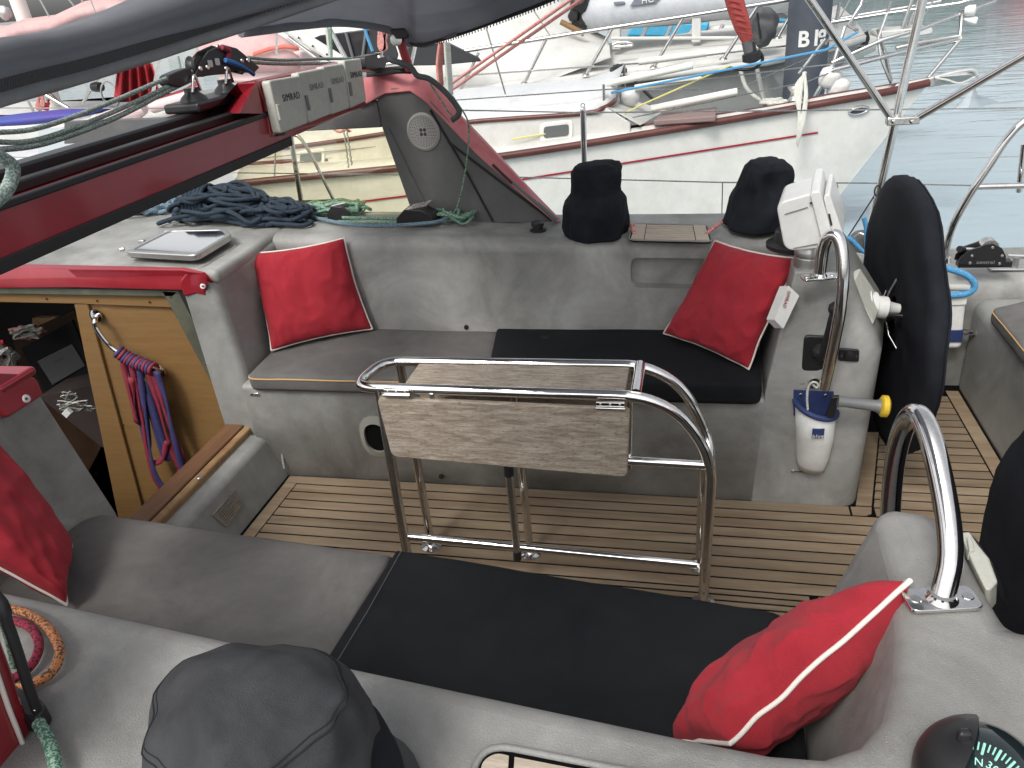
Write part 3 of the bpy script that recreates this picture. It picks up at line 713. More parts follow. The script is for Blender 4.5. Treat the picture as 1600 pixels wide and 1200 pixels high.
tube('leg', [V((fr(1105, 735).x, YF+.03, bk(1105, 730).z)), V((bx+.003, YB-.03, .45)), V((bx, YB, .012))], rT*.8, CHROME, t, 16)
tube('leg', [V((bk(815, 740).x, YB, zt-.02)), V((bk(828, 858).x, YB, .012))], rT*.85, CHROME, t, 16)
tube('rail', [V((lx-.01, YF+.005, .165)), V((.02, YF+.01, .135))], rT*.85, CHROME, t, 16)
tube('rail', [fr(975, 719), fr(1106, 727)], rT*.85, CHROME, t, 16)
tube('cross_bar', [V((fr(993, 612).x, YF, zt)), V((fr(993, 612).x, YB, zt))], rT*1.05, CHROME, t, 16)
tube('upright', [V((fr(984, 640).x, YF+.012, zt)), fr(982, 735)+V((0, .012, 0))], rT*.6, CHROME, t, 12)
tube('prop_rod', [fr(795, 735), fr(808, 862)], .0115, STEEL, t, 14)
tube('rod_foot', [fr(808, 860), fr(808.6, 873)], .0125, BLACK, t, 14)
tube('rod_socket', [fr(794.5, 726), fr(795.3, 742)], .014, BLACK, t, 14)
for p in ((lx-.012, YF), (lx, YB), (bx, YB), (near_post.x, YF), (bk(828, 858).x, YB)):
    lathe('foot_flange', (p[0], p[1], .001), [(.034, 0), (.034, .004), (.024, .007), (.017, .012)], CHROME, t, 22)
# fixed centre board and hanging leaf
xr = fr(984, 620).x
xa_, xb_ = lx+.035, xr-.012
prism('tabletop', [V((xa_+.03, YF+.018, zt+.004)), V((xb_, YF+.018, zt+.004)), V((xb_, YB-.018, zt+.004)), V((xa_+.03, YB-.018, zt+.004))], (0, 0, -.018), TEAKG, t, .004, 3)
yl = YF-.022
lf = [aty(588, 622, yl), aty(984, 640, yl), aty(980, 747, yl), aty(612, 714, yl)]
prism('leaf', roundpoly(lf, [.02, .012, .02, .02], 5), (0, .016, 0), TEAKG, t, .004, 3)
prism('leaf', [V((xa_, YB+.02, zt-.025)), V((xb_, YB+.02, zt-.025)), V((xb_, YB+.02, zt-.24)), V((xa_, YB+.02, zt-.24))], (0, .014, 0), TEAKG, t, .004, 3)
for px in (621, 954):
    c = aty(px, 612 if px < 700 else 632, yl+.004)
    h = box('hinge', c+V((0, -.004, 0)), (.036, .0035, .010), CHROME, t, .002)
    tube('pin', [c+V((-.037, -.009, -.006)), c+V((.037, -.009, -.006))], .005, CHROME, t, 10)
    for q in (-.024, 0, .024):
        lathe('screw', c+V((q, -.008, .004)), [(.0035, 0), (.002, .0015)], STEEL, t, 8, V((0, -1, 0)))
box('catch', aty(675, 620, yl+.01), (.007, .004, .012), STEEL, t)
tube('bracket', [fr(607, 690), fr(612, 712)+V((0, .0, 0))], .005, STEEL, t, 8)

# ================================================================ helm fittings, far side
def handrail(label, base_top, path, base_low=None, nlow=None, ntop=V((0, 0, 1)), plates=True, axis=V((1, .2, 0))):
    t = thing('grab_rail', label, 'handrail', base_top)
    tube('rail', roundpath(path, .16, 14), .0165, CHROME, t, 20)
    def plate(p, n, a):
        n = n.normalized(); a = (a-n*a.dot(n)).normalized(); b = n.cross(a)
        pts = roundpoly([p+a*.048+b*.022, p-a*.048+b*.022, p-a*.048-b*.022, p+a*.048-b*.022], .012)
        o = prism('base_plate', [q+n*.001 for q in pts], n*.006, CHROME, t, .001)
        for s in (-1, 1): lathe('screw', p+a*s*.035+n*.007, [(.008, 0), (.007, .0015), (.003, .0015)], STEEL, o, 14, n)
        lathe('weld_collar', p+n*.006, [(.022, 0), (.018, .006), (.0165, .010)], CHROME, t, 22, n)
    plate(V(base_top), ntop, axis)
    if base_low is not None: plate(V(base_low), nlow, axis)
    return t
b0 = atz(1280, 435, .797)
fl0 = aty(1284, 606, 2.175)
handrail('bent stainless grab rail on the front face of the far console', b0,
         [b0, aty(1309, 348, b0.y-.02), aty(1328, 392, 2.10), aty(1304, 520, 2.06), aty(1289, 612, 2.12), aty(1288, 606, 2.19)][:0] +
         [b0, aty(1288, 368, b0.y), aty(1316, 366, 2.13), aty(1318, 470, 2.09), aty(1288, 606, 2.115)], aty(1272, 596, 2.193), V((0, -1, .08)))
b1 = atz(1470, 940, .792)
handrail('large bent stainless grab rail on the near console top beside the big pillow', b1,
         [b1, aty(1493, 850, b1.y+.04), aty(1440, 615, 1.10), aty(1395, 700, 1.20), aty(1388, 900, 1.19)])
# white instrument pod on its pedestal
t = thing('chartplotter_pod', 'big white plastic instrument pod on a round aluminium foot behind the far console', 'instrument pod', aty(1250, 420, 2.45))
yp = 2.42
fp0 = atz(1263, 416, .79)
lathe('foot', fp0, [(.042, 0), (.042, .03), (.040, .032), (.040, .035), (.042, .037), (.042, .055), (.03, .075)], ALU, t, 28)
ff = [(1211, 316), (1222, 300), (1262, 283), (1285, 290), (1303, 378), (1240, 394), (1222, 384)]
f0 = roundpoly([aty(px, py, 2.19) for px, py in ((1212, 318), (1268, 302), (1289, 388), (1226, 393))], [.025, .01, .01, .03], 5)
me_f = f0
d = V((.03, .17, .015))
o = prism('housing', f0, d, WHITEP, t, .018, 5, bot=[p+d+V((0, 0, -.01)) for p in f0])
f1 = roundpoly([aty(px, py, 2.18) for px, py in ((1265, 302), (1281, 298), (1304, 378), (1287, 390))], .010, 4)
prism('bezel', f1, V((.03, .19, .018)), WHITEP, t, .008, 3)
f2 = roundpoly([aty(px, py, 2.19) for px, py in ((1286, 308), (1296, 302), (1318, 368), (1305, 384))], .010, 4)
prism('sun_cover', f2, V((.03, .17, .015)), WHITEP, t, .008, 3)
prism('latch', [aty(px, py, 2.186) for px, py in ((1294, 335), (1297, 334), (1301, 352), (1298, 353))], (0, .01, 0), BLACK, t, .001)
prism('knob', [aty(px, py, 2.36) for px, py in ((1305, 287), (1310, 289), (1310, 297), (1305, 297))], (0, .02, 0), GREYP, t, .002)
for py in ((1267, 317), (1281, 382)): lathe('screw', aty(*py, 2.186), [(.003, 0), (.003, .004)], BLACK, t, 8, V((0, -1, 0)))
tube('groove', [aty(1226, 335, 2.188), aty(1262, 324, 2.188)], .0015, GREYP, t, 6)
tube('groove', [aty(1240, 388, 2.188), aty(1278, 381, 2.188)], .0015, GREYP, t, 6)
# white display on the inner corner of the console
yy = 2.185
t = thing('autopilot_display', 'thin white display box on the slanted console corner beside the far red pillow', 'display', aty(1228, 485, yy))
dd = [aty(1226, 447, 2.205), aty(1249, 458, 2.185), aty(1224, 512, 2.145), aty(1210, 500, 2.160)]
prism('case', roundpoly([aty(px, py, 2.17) for px, py in ((1232, 446), (1249, 462), (1224, 514), (1210, 500))], .004), (-.02, .03, -.012), WHITEP, t, .003, 3)
c = aty(1229, 468, 2.167); text('lettering', 'SIMRAD', .014, c, aty(1226, 478, 2.167)-c, aty(1240, 474, 2.167)-c, REDP, t)
# throttle
t = thing('engine_control', 'black engine throttle lever in a square black panel on the far console face', 'lever', aty(1284, 552, 2.19))
YC2 = 2.185
prism('panel', roundpoly([aty(px, py, YC2) for px, py in ((1257, 524), (1312, 527), (1307, 584), (1252, 580))], .015), (0, .012, 0), BLACK, t, .005, 3)
c = aty(1283, 550, YC2)
lathe('hub', c, [(.028, 0), (.026, .008), (.016, .022), (.010, .026)], BLACK, t, 20, V((0, -1, 0)))
lathe('button', c+V((.006, -.034, -.006)), [(.006, 0), (.005, .003)], REDP, t, 10, V((0, -1, 0)))
tube('lever', smoothpath([c+V((0, -.03, 0)), aty(1289, 535, YC2-.04), aty(1297, 505, YC2-.045), aty(1302, 488, YC2-.045)], 5), [.011]*5+[.008]*5+[.009]*6, BLACK, t, 12)
lathe('knob', aty(1302, 492, YC2-.045), [(.010, 0), (.019, .010), (.021, .024), (.014, .035), (.004, .038)], BLACK, t, 18, V((.25, 0, 1)))
t = thing('power_socket', 'small black two-screw power socket beside the throttle panel', 'socket', aty(1326, 556, YC2))
prism('plate', roundpoly([aty(px, py, YC2-.006) for px, py in ((1311, 545), (1343, 547), (1342, 566), (1310, 564))], .007), (0, .01, 0), BLACK, t, .002)
lathe('cap', aty(1327, 555, YC2-.005), [(.014, 0), (.013, .008), (.004, .01)], BLACK, t, 18, V((0, -1, 0)))
for px, py in ((1315, 556), (1338, 557)): lathe('screw', aty(px, py, YC2-.006), [(.003, 0), (.003, .002)], STEEL, t, 8, V((0, -1, 0)))
# repeater display facing the helmsman, far wheel
t = thing('wheel_repeater', 'cream repeater display tilted on a white stalk before the far covered wheel', 'display', aty(1345, 480, 2.3))
prism('case', roundpoly([aty(px, py, 2.24) for px, py in ((1320, 452), (1330, 448), (1366, 503), (1357, 514))], .004), (.04, .11, .015), CREAMP, t, .004, 3)
prism('face', [aty(px, py, 2.245) for px, py in ((1318, 455), (1321, 452), (1358, 515), (1354, 512))], (.04, .10, .015), BLACK, t, .001)
lathe('stalk', aty(1336, 476, 2.34), [(.055, 0), (.055, .03), (.045, .035), (.045, .055), (.034, .06), (.034, .09), (.02, .1), (.015, .13)], WHITEP, t, 24, V((1, .1, -.15)))
# ---- steering wheels in black covers
def wheel(label, cx, cy, cz, r, seed, hub=True, nrm=V((1, .03, .05)), hang=.03):
    t = thing('steering_wheel', label, 'wheel', (cx, cy, cz))
    ax = nrm.normalized(); b = V((0, 1, 0)); b = (b-ax*b.dot(ax)).normalized(); cc = ax.cross(b)
    n = 96; prof = [(.10, -.012), (.25, -.012), (.45, -.014), (.7, -.018), (.9, -.024), (.975, -.022), (1.0, -.009), (1.0, .009), (.975, .022), (.9, .024), (.6, .018), (.3, .014), (.02, .012)]
    rings = []
    for f, h in prof:
        rg = []
        for k in range(n):
            a = 2*math.pi*k/n; wv = 1+.004*math.sin(a*41)*(f > .95)+.006*noise.noise(V((math.cos(a)*3, math.sin(a)*3, seed)))
            hh = h*(1+.3*noise.noise(V((math.cos(a)*2, math.sin(a)*2, seed+f*.8)))*min(1, f*1.5)) + (.0045*math.sin(a*8+2*math.sin(a*2)))*f*(.45+.55*max(0, math.sin(a)))
            low = -math.sin(a); rr = r*f*wv+(hang*max(0, low)**3*f)
            if f <= .11: rr *= (1+1.6*abs(math.sin(a))**3)*.55
            rg.append(V((cx, cy, cz))+(b*math.cos(a)+cc*math.sin(a))*rr+ax*hh)
        rings.append(rg)
    me = rings_me(rings, cap=False); link('cover', me, BCLOTH, t, smooth=180)
    hem = [p for p in rings[8]]
    tube('hem', [p+ax*.002 for p in hem], .004, BCLOTH, t, 6, True)
    if hub:
        h = lathe('hub', V((cx, cy, cz))-ax*.10, [(.012, 0), (.03, .01), (.032, .03), (.014, .04), (.014, .055), (.03, .06), (.03, .075), (.02, .1)], CHROME, t, 20, ax)
        for k in range(5):
            a = .3+2*math.pi*k/5; dd = b*math.cos(a)+cc*math.sin(a)
            tube('spoke', [V((cx, cy, cz))-ax*.035+dd*.02, V((cx, cy, cz))-ax*.030+dd*.07, V((cx, cy, cz))-ax*.008+dd*.12], .005, CHROME, t, 8)
    return t
wheel('black cloth covered steering wheel behind the far console', .635, 2.50, .545, .435, 1.0)
wheel('black covered steering wheel half cut off by the right edge of the picture', .60, .93, .57, .46, 5.0, hub=False)
# winch handle in its pocket
t = thing('handle_pocket', 'white and navy winch handle pocket hanging on the far console face', 'pocket', aty(1272, 680, 2.16))
YP = 2.185
top_ = [(1241, 628), (1302, 632), (1300, 655), (1268, 668), (1240, 640)]
def hoop(cx, cz, rx, ry, y0, n=20, tilt=0): return [V((cx+math.cos(a)*rx, y0-max(0, math.sin(a))*ry-.004, cz+tilt*math.cos(a)+.0)) for a in [math.pi*k/(n-1) for k in range(n)]]
rg = []
for px, py, wd, dp in ((1274, 634, 66, .072), (1272, 678, 60, .062), (1269, 706, 53, .050), (1267, 722, 46, .038), (1266, 733, 38, .022)):
    c = aty(px, py, YP); l = (aty(px+wd/2, py, YP)-aty(px-wd/2, py, YP)).length/2
    rg.append(hoop(c.x, c.z, l, dp, YP, tilt=-.018*(wd-26)/40))
me = rings_me([r+[r[-1]+V((0, .004, 0)), r[0]+V((0, .004, 0))] for r in rg], cap=False)
o = link('pouch', me, WHITEP, t, smooth=60); md = o.modifiers.new('s', 'SOLIDIFY'); md.thickness = .002
tube('rim', smoothpath([p+V((0, 0, .002)) for p in rg[0]], 2), .009, NAVY, t, 10)
prism('back_flap', roundpoly([aty(px, py, YP-.003) for px, py in ((1240, 609), (1303, 612), (1301, 665), (1240, 650))], .003), (0, .004, 0), NAVY, t, .001)
for px, py in ((1251, 617), (1290, 618)): lathe('rivet', aty(px, py, YP-.004), [(.006, 0), (.004, .003)], STEEL, t, 12, V((0, -1, 0)))
lb = aty(1279, 679, YP-.0785); rt = V((.98, .12, 0)); up_ = V((.06, -.10, 1))
tag(prism('badge', [lb+V((-.018, -.0, .017)), lb+V((.016, .003, .017)), lb+V((.016, .003, -.014)), lb+V((-.018, 0, -.014))], (0, .006, 0), NAVY, t, 0))
text('badge_lettering', 'blue', .018, lb+V((-.001, -.001, -.006)), rt, up_, WHITEP, t)
tube('cord', [aty(1236, 737, YP-.008), aty(1287, 737, YP-.008)], .002, INK, t, 6)
for px in (1239, 1285): lathe('cord_eye', aty(px, 735, YP-.006), [(.005, 0), (.004, .003)], CREAMP, t, 10, V((0, -1, 0)))
t = thing('winch_crank', 'grey winch handle with yellow end knob sticking out of the handle pocket', 'winch handle', aty(1340, 632, 2.09))
hy = 2.10
tube('grip', [aty(px, py, hy) for px, py in ((1309, 627), (1320, 628), (1345, 631), (1368, 634), (1376, 635))], [.018, .0155, .0165, .017, .024], GREYP, t, 18)
tube('knob', [aty(1374, 634, hy), aty(1378, 634.5, hy), aty(1386, 635, hy), aty(1389, 635.3, hy)], [.022, .032, .032, .024], YELL, t, 22)
prism('arm', roundpoly([aty(px, py, hy+.01) for px, py in ((1300, 621), (1312, 620), (1304, 652), (1290, 655))], .004), (0, .014, 0), BLACK, t, .003)
t = thing('lanyard', 'thin white cord tied round the foot of the far grab rail', 'cord', aty(1270, 600, 2.12))
tube('cord', smoothpath([aty(px, py, 2.12) for px, py in ((1262, 640), (1261, 622), (1263, 605), (1270, 597), (1278, 600), (1276, 606), (1270, 601))], 6), .0035, RWHITE, t, 8)
# near repeater + compass
t = thing('wheel_repeater', 'pale cream display clipped on the near console beside the large grab rail', 'display', (.42, .98, .75))
cz_ = .80
prism('case', [atz(px, py, .79) for px, py in ((1500, 832), (1515, 830), (1528, 850), (1546, 872), (1559, 908), (1548, 921), (1540, 921), (1520, 880))], (.015, .02, -.06), CREAMP, t, .006, 3)
prism('back', [atz(px, py, .782) for px, py in ((1515, 832), (1526, 843), (1552, 880), (1560, 914), (1558, 918), (1540, 880))], (.03, .03, -.06), RUBBER, t, .004, 2)
prism('clip', [atz(px, py, .797) for px, py in ((1511, 839), (1518, 838), (1524, 858), (1515, 860))], (0, 0, -.02), CREAMP, t, .002)
t = thing('compass', 'black bulkhead compass with green dial marks in the bottom right corner', 'compass', atz(1530, 1200, .80))
cc = atz(1530, 1200, .80); cax = V((.55, -.42, .75)).normalized()
def sphere_me(c, r, nu=28, nv=18, sx=1, sy=1, sz=1, half=None):
    rs = []
    for i in range(nv+1):
        th = math.pi*i/nv
        rs.append([V(c)+V((math.sin(th)*math.cos(2*math.pi*k/nu)*r*sx, math.sin(th)*math.sin(2*math.pi*k/nu)*r*sy, math.cos(th)*r*sz)) for k in range(nu)])
    return rings_me(rs, cap=False)
sc_ = atz(1534, 1222, .815)
link('bowl', sphere_me(sc_, .060), mat('compass_bowl', (.012, .02, .022), .06, coat=.5), t, smooth=180)
# hood: partial shell on the left side
def hoodshell(c, r, a0, a1, n=20, m=12):
    ax1 = V((-1, .45, .25)).normalized(); u_ = ax1.orthogonal().normalized(); v_ = ax1.cross(u_); rs = []
    for i in range(m+1):
        th = a0+(a1-a0)*i/m; rs.append([c+ax1*math.cos(th)*r+(u_*math.cos(2*math.pi*k/n)+v_*math.sin(2*math.pi*k/n))*math.sin(th)*r for k in range(n)])
    return rings_me(rs, cap=False)
o = link('hood', hoodshell(sc_, .066, 0.02, 1.12), BLACK, t, smooth=180)
prism('hood_clip', [atz(px, py, .885) for px, py in ((1496, 1136), (1516, 1135), (1522, 1148), (1500, 1148))], (0, 0, -.02), BLACK, t, .003)
DIAL = mat('luminous_dial_paint', (.35, .75, .6), .5)
vdir = (CAM-sc_).normalized()
rd = V((1, -.35, -.25)); rd = (rd-vdir*rd.dot(vdir)).normalized(); ud = vdir.cross(rd)
def onb(a, b, r=.0626):
    q = rd*a+ud*b; l = q.length; return sc_+q*r+vdir*math.sqrt(max(0, 1-l*l))*r
def oc_(px, py, r=.0615):
    # point of the glass bowl seen at this pixel
    o, d = CAM, ray(px, py).normalized(); m_ = o-sc_; b_ = m_.dot(d); q_ = b_*b_-(m_.dot(m_)-r*r)
    return o+d*(-b_-math.sqrt(max(q_, 0)))
dc = (1512, 1262)          # centre of the dial card
for i in range(19):
    a = R(106-i*5.2); L1 = 104; L0 = 92 if i % 3 else 86
    tube('dial_mark', [oc_(dc[0]+L1*math.cos(a)*.98, dc[1]-L1*math.sin(a)), oc_(dc[0]+L0*math.cos(a)*.98, dc[1]-L0*math.sin(a))], .0008 if i % 3 else .0013, DIAL, t, 5)
for s_, deg in (('N', 76), ('300', 54), ('30', 30)):
    a = R(deg); p = oc_(dc[0]+72*math.cos(a), dc[1]-72*math.sin(a), .0620)
    pr = oc_(dc[0]+72*math.cos(a)+6*math.sin(a), dc[1]-72*math.sin(a)+6*math.cos(a), .0620)-p
    pu = oc_(dc[0]+78*math.cos(a), dc[1]-78*math.sin(a), .0620)-p
    pr.normalize(); pu = (pu-pr*pu.dot(pr)).normalized(); text('dial_lettering', s_, .0105, p+pr.cross(pu)*.0015, pr, pu, DIAL, t)

# ---- winches under cloth covers
def covered(label, base, prof, seed, m_=BCLOTH, lean=V((0, 0, 0)), ell=1.0, drum=True, wr=.01, group=None, n=56, shape=None):
    t = thing('covered_winch', label, 'winch', base, group)
    rs = []
    P_ = []
    for i in range(len(prof)-1):
        for k in range(4):
            a = k/4; P_.append((prof[i][0]*(1-a)+prof[i+1][0]*a, prof[i][1]*(1-a)+prof[i+1][1]*a))
    P_.append(prof[-1])
    for r, h in P_:
        rg = []
        for k in range(n):
            a = 2*math.pi*k/n; d = V((math.cos(a), math.sin(a)*ell, 0))
            q = V((math.cos(a)*1.3, math.sin(a)*1.3, h*8+seed))
            w_ = noise.noise(q)*wr*1.6+noise.noise(q*2.1)*wr*.9 - abs(noise.noise(V((math.cos(a)*1.6+seed, math.sin(a)*1.6, h*9))))*wr*1.3
            f = min(1, r/.07)**2
            rg.append(V(base)+d*(r+w_*f)+V((0, 0, h+noise.noise(q*1.5+V((5, 0, 0)))*wr*.6*(h > .02)*f))+lean*h)
        rs.append(rg)
    link('cloth_cover', rings_me(rs), m_, t, smooth=180)
    if m_ == FCLOTH:
        SD = mat('dark_seam', (.012, .012, .013), .9)
        tube('seam', [p+V((0, 0, .0006)) for p in rs[-14]], .0011, SD, t, 5, True); tube('seam', [p for p in rs[-13]], .0008, SD, t, 5, True)
        tube('seam', [r[44] for r in rs[:-14]], .0011, SD, t, 5)
    if drum: lathe('winch_base', V(base)-V((0, 0, .004)), [(.092, 0), (.092, .012), (.08, .018), (.06, .03)], BLACK, t, 28)
    return t
wb = atz(930, 362, .785)
covered('black cloth covered winch beside the red windscreen foot, left of the teak grating', (wb.x, wb.y, .776),
        [(.112, .0), (.116, .03), (.110, .09), (.104, .125), (.088, .15), (.092, .19), (.089, .225), (.075, .245), (.05, .252), (.003, .254)], 1.7, lean=V((.06, 0, 0)))
wb2 = atz(1178, 352, .785)
covered('black cloth covered winch between the teak grating and the white pod', (wb2.x+.02, wb2.y+.03, .776),
        [(.128, .008), (.122, .03), (.105, .09), (.088, .13), (.088, .17), (.085, .20), (.065, .22), (.003, .226)], 6.2, lean=V((.05, 0, 0)), wr=.012)
wb3 = atz(1243, 386, .80)
t = thing('winch', 'small bare black winch base half hidden behind the white pod', 'winch', (wb3.x, wb3.y+.02, .795)); lathe('drum', (wb3.x, wb3.y+.04, .79), [(.085, 0), (.085, .012), (.065, .02), (.06, .05), (.05, .06)], BLACK, t, 26)
nw = atz(430, 1215, .80)
covered('large faded black cloth covered winch in the near foreground', (nw.x+.038, nw.y-.048, .80), [(.122, .0), (.124, .04), (.122, .09), (.117, .13), (.108, .165), (.094, .192), (.066, .210), (.035, .218), (.003, .220)], 9.4, FCLOTH, wr=.011, n=80)
nw2 = atz(600, 1195, .80)
covered('second black covered winch, dark and low, tucked behind the large foreground cover', (nw2.x-.035, nw2.y-.045, .79), [(.076, 0), (.074, .04), (.066, .09), (.05, .125), (.003, .14)], 3.3, BCLOTH, wr=.004)
for px, py, px2, py2, xx in ((985, 350, 992, 366, 0), (1127, 348, 1103, 366, 0)):
    t_ = tube('sheet_tail', smoothpath([atz(px, py, .80), atz((px+px2)/2, (py+py2)/2-1, .80), atz(px2, py2, .785)], 5), .007, RPINK)
    tag(t_, 'short red rope end leading into the %s slot of the teak grating' % ('left' if px < 1000 else 'right'), 'rope')
# button vent
t = thing('deck_fill', 'small black round deck fitting on the coaming before the windscreen foot', 'deck fitting', atz(840, 360, .785))
lathe('cap', atz(841, 362, .78), [(.030, 0), (.030, .010), (.020, .013), (.020, .022), (.024, .024), (.024, .034), (.017, .038), (.003, .039)], BLACK, t, 24)
# press studs
for px, py, yv in ((729, 511, 2.585), (690, 744, 2.18)):
    lathe_ = lathe('drain_plug', aty(px, py, yv), [(.010, 0), (.009, .006), (.004, .007)], RUBBER, None, 14, V((0, -1, 0)))
    tag(lathe_, 'small round black plug in the %s' % ('backrest just above the grey far cushion' if py < 600 else 'bench front near the floor behind the table'), 'plug')
lathe_ = tube('pad_eye', smoothpath([atx(390, 618, -1.585), atx(402, 615, -1.54), atx(412, 622, -1.55)], 4), .006, STEEL); tag(lathe_, 'small metal pad eye on the corner under the far grey cushion', 'fitting')
# teak gratings let into the coaming
def grating(label, c4, n, z, nm='plank', frame=True):
    t = thing('teak_grating', label, 'grating', c4[0])
    a, b, c, d = [V(p) for p in c4]     # a-b near edge (left to right), d-c far edge
    q = roundpoly([a, b, c, d], .02, 4)
    prism('tray', [p+V((0, 0, .0015)) for p in q], (0, 0, -.006), CAULK, t, 0)
    tube('rim', [p+V((0, 0, .003)) for p in roundpoly([a.lerp(c, -.008), b.lerp(d, -.008), c.lerp(a, -.008), d.lerp(b, -.008)], .025, 4)], .003, STAIN, t, 8, True)
    def strip(u0, u1, v0, v1, m_=TEAKN, nme=nm):
        P_ = lambda u, v: a.lerp(b, u).lerp(d.lerp(c, u), v)+V((0, 0, .005))
        return link(nme, prism_me([P_(u0, v0), P_(u1, v0), P_(u1, v1), P_(u0, v1)], (0, 0, -.0045)), m_, t)
    e = .19
    if frame:
        strip(.02, e-.01, .04, .96); strip(1-e+.01, .98, .04, .96)
        for i in range(n): strip(e, 1-e, .04+.92*i/n, .04+.92*(i+1)/n-.035)
    return t
grating('small slatted teak grating between the two far winches', [atz(983, 376, .782), atz(1112, 379, .782), atz(1104, 353, .785), atz(990, 351, .785)], 7, .78)
gz = .7925
ga, gb, gc, gd = atz(742, 1172, gz), atz(1270, 1262, gz), atz(1262, 1330, gz), atz(728, 1240, gz)
t = thing('teak_grating', 'teak deck panel cut off by the bottom edge of the picture', 'grating', ga)
g4 = [atz(736, 1260, gz), atz(746, 1162, gz), atz(1310, 1270, gz), atz(1290, 1400, gz)]
rp = roundpoly([atz(728, 1290, gz), atz(747, 1160, gz), atz(1300, 1268, gz), atz(1290, 1400, gz)], .045, 6)
prism('tray', rp, (0, 0, -.004), CAULK, t, 0)
tube('rim', [p+V((0, 0, .001)) for p in rp], .0045, STAIN, t, 8, True)
U = (gb-ga).normalized(); Wd = V((-U.y, U.x, 0))
P0 = atz(750, 1172, gz); P0.z = gz
for i in range(6):
    s0 = .012+i*0; 
edges = [(752, 795), (804, 940), (949, 1100), (1109, 1290)]
for k, (e0, e1) in enumerate(edges):
    def tp(px, off): 
        py = 1166+(px-750)*(1268-1160)/(1300-747.)+off; return atz(px, py, gz+.003)
    if k == 0: pts = roundpoly([tp(e0, 24), tp(e0+22, 5), tp(e1, 6), tp(e1-8, 120), tp(e0-6, 120)], [.01, .02, 0, 0, 0], 4)
    else: pts = [tp(e0, 6), tp(e1, 6), tp(e1-12, 130), tp(e0-8, 130)]
    link('plank', prism_me(pts, (0, 0, -.003)), TEAKN, t)

# ---- coiled bits on the near coaming, left edge
t = thing('rope_loop', 'orange flecked rope loop lying on the near coaming at the left edge', 'rope', atz(60, 1000, .80))
tube('rope', smoothpath([atz(px, py, .803) for px, py in ((-40, 938), (0, 948), (40, 958), (72, 978), (92, 1010), (88, 1040), (68, 1060), (36, 1073), (0, 1080), (-40, 1075))], 8), .0070, ROR, t, 12)
t = thing('rope_loop', 'crimson flecked rope loop inside the orange one on the near coaming', 'rope', atz(40, 1000, .80))
tube('rope', smoothpath([atz(px, py, .803) for px, py in ((-40, 968), (0, 968), (30, 972), (52, 985), (61, 1008), (52, 1035), (30, 1055), (0, 1066), (-40, 1060))], 8), .0066, RRED, t, 12)
t = thing('jammer', 'dark metal rope fitting beside the near red windscreen leg', 'fitting', atz(50, 1090, .80))
prism('body', [atz(px, py, .82) for px, py in ((20, 1070), (50, 1078), (71, 1100), (58, 1122), (30, 1120))], (0, 0, -.03), BLACK, t, .004)
tube('pin', [atz(46, 1096, .825), atz(54, 1087, .825)], .004, CHROME, t, 8); tube('shackle', smoothpath([atz(48, 1098, .825), atz(56, 1100, .83), atz(54, 1110, .825)], 4), .003, CHROME, t, 8)

# ================================================================ windscreen arch
XB = -1.20
def ax_(px, py, o=0.): return atx(px, py, XB+o)
PN = V((.17, 1, 0)).normalized(); PP = V((-.5, 2.765, 0))
def pn(px, py, o=0.): return atp(px, py, PP-PN*o, PN)
t = thing('windscreen_arch', 'red painted windscreen arch with dark grey inner panel and tinted side window', 'windscreen', (-1.3, 1.7, 1.3))
zb, ztp = 1.243, 1.328
yn, yf_ = .62, 2.83
# aft beam
A0, A1 = ax_(-500, 440), ax_(-500, 440)
bm_pts = [V((XB, .50, zb)), V((XB, 2.80, zb)), V((XB, 2.80, ztp)), V((XB, .50, ztp))]
prism('beam', bm_pts, (-.24, 0, .0), REDP, t, .006, 3)
prism('beam_seal', [V((XB+.002, .5, zb-.022)), V((XB+.002, 2.2, zb-.022)), V((XB+.002, 2.2, zb+.004)), V((XB+.002, .5, zb+.004))], (-.02, 0, 0), RUBBER, t, .003)
prism('edge_seal', [V((XB+.004, .5, ztp-.006)), V((XB+.004, 2.13, ztp-.006)), V((XB+.004, 2.13, ztp+.008)), V((XB+.004, .5, ztp+.008))], (-.018, 0, 0), RUBBER, t, .003)
wp = [ax_(424, 214, .004), ax_(415, 160, .004), ax_(399, 128, .004), ax_(556, 93, .004), ax_(573, 165, .004), ax_(500, 194, .004)]
wp = [V((XB+.004, p.y, p.z)) for p in wp]
prism('display_bracket', wp, (-.06, 0, 0), REDP, t, .004, 2)
p0, p1, p2 = ax_(333, 179, .004), ax_(374, 177, .004), ax_(401, 127, .004)
mesh_ = mesh([p1, p2, V((XB+.004, p1.y+.12, p1.z-.02)), atp(330, 178, V((0, 0, ztp+.003)), V((0, 0, 1))), p2+V((-.06, .0, 0)), p1+V((-.10, .02, .0))], [(0, 1, 2), (0, 3, 1), (3, 4, 1), (3, 5, 4)])
link('bracket_gusset', mesh_, REDP, t, smooth=30)
# tracks
prism('track', [V((XB-.055, .45, ztp+.0)), V((XB-.085, .45, ztp+.0)), V((XB-.085, 2.45, ztp+.0)), V((XB-.055, 2.45, ztp+.0))], (0, 0, .022), BLACK, t, .004)
prism('track', [V((XB-.125, .45, ztp+.0)), V((XB-.185, .45, ztp+.0)), V((XB-.185, 2.6, ztp+.0)), V((XB-.125, 2.6, ztp+.0))], (0, 0, .036), BLACK, t, .006)
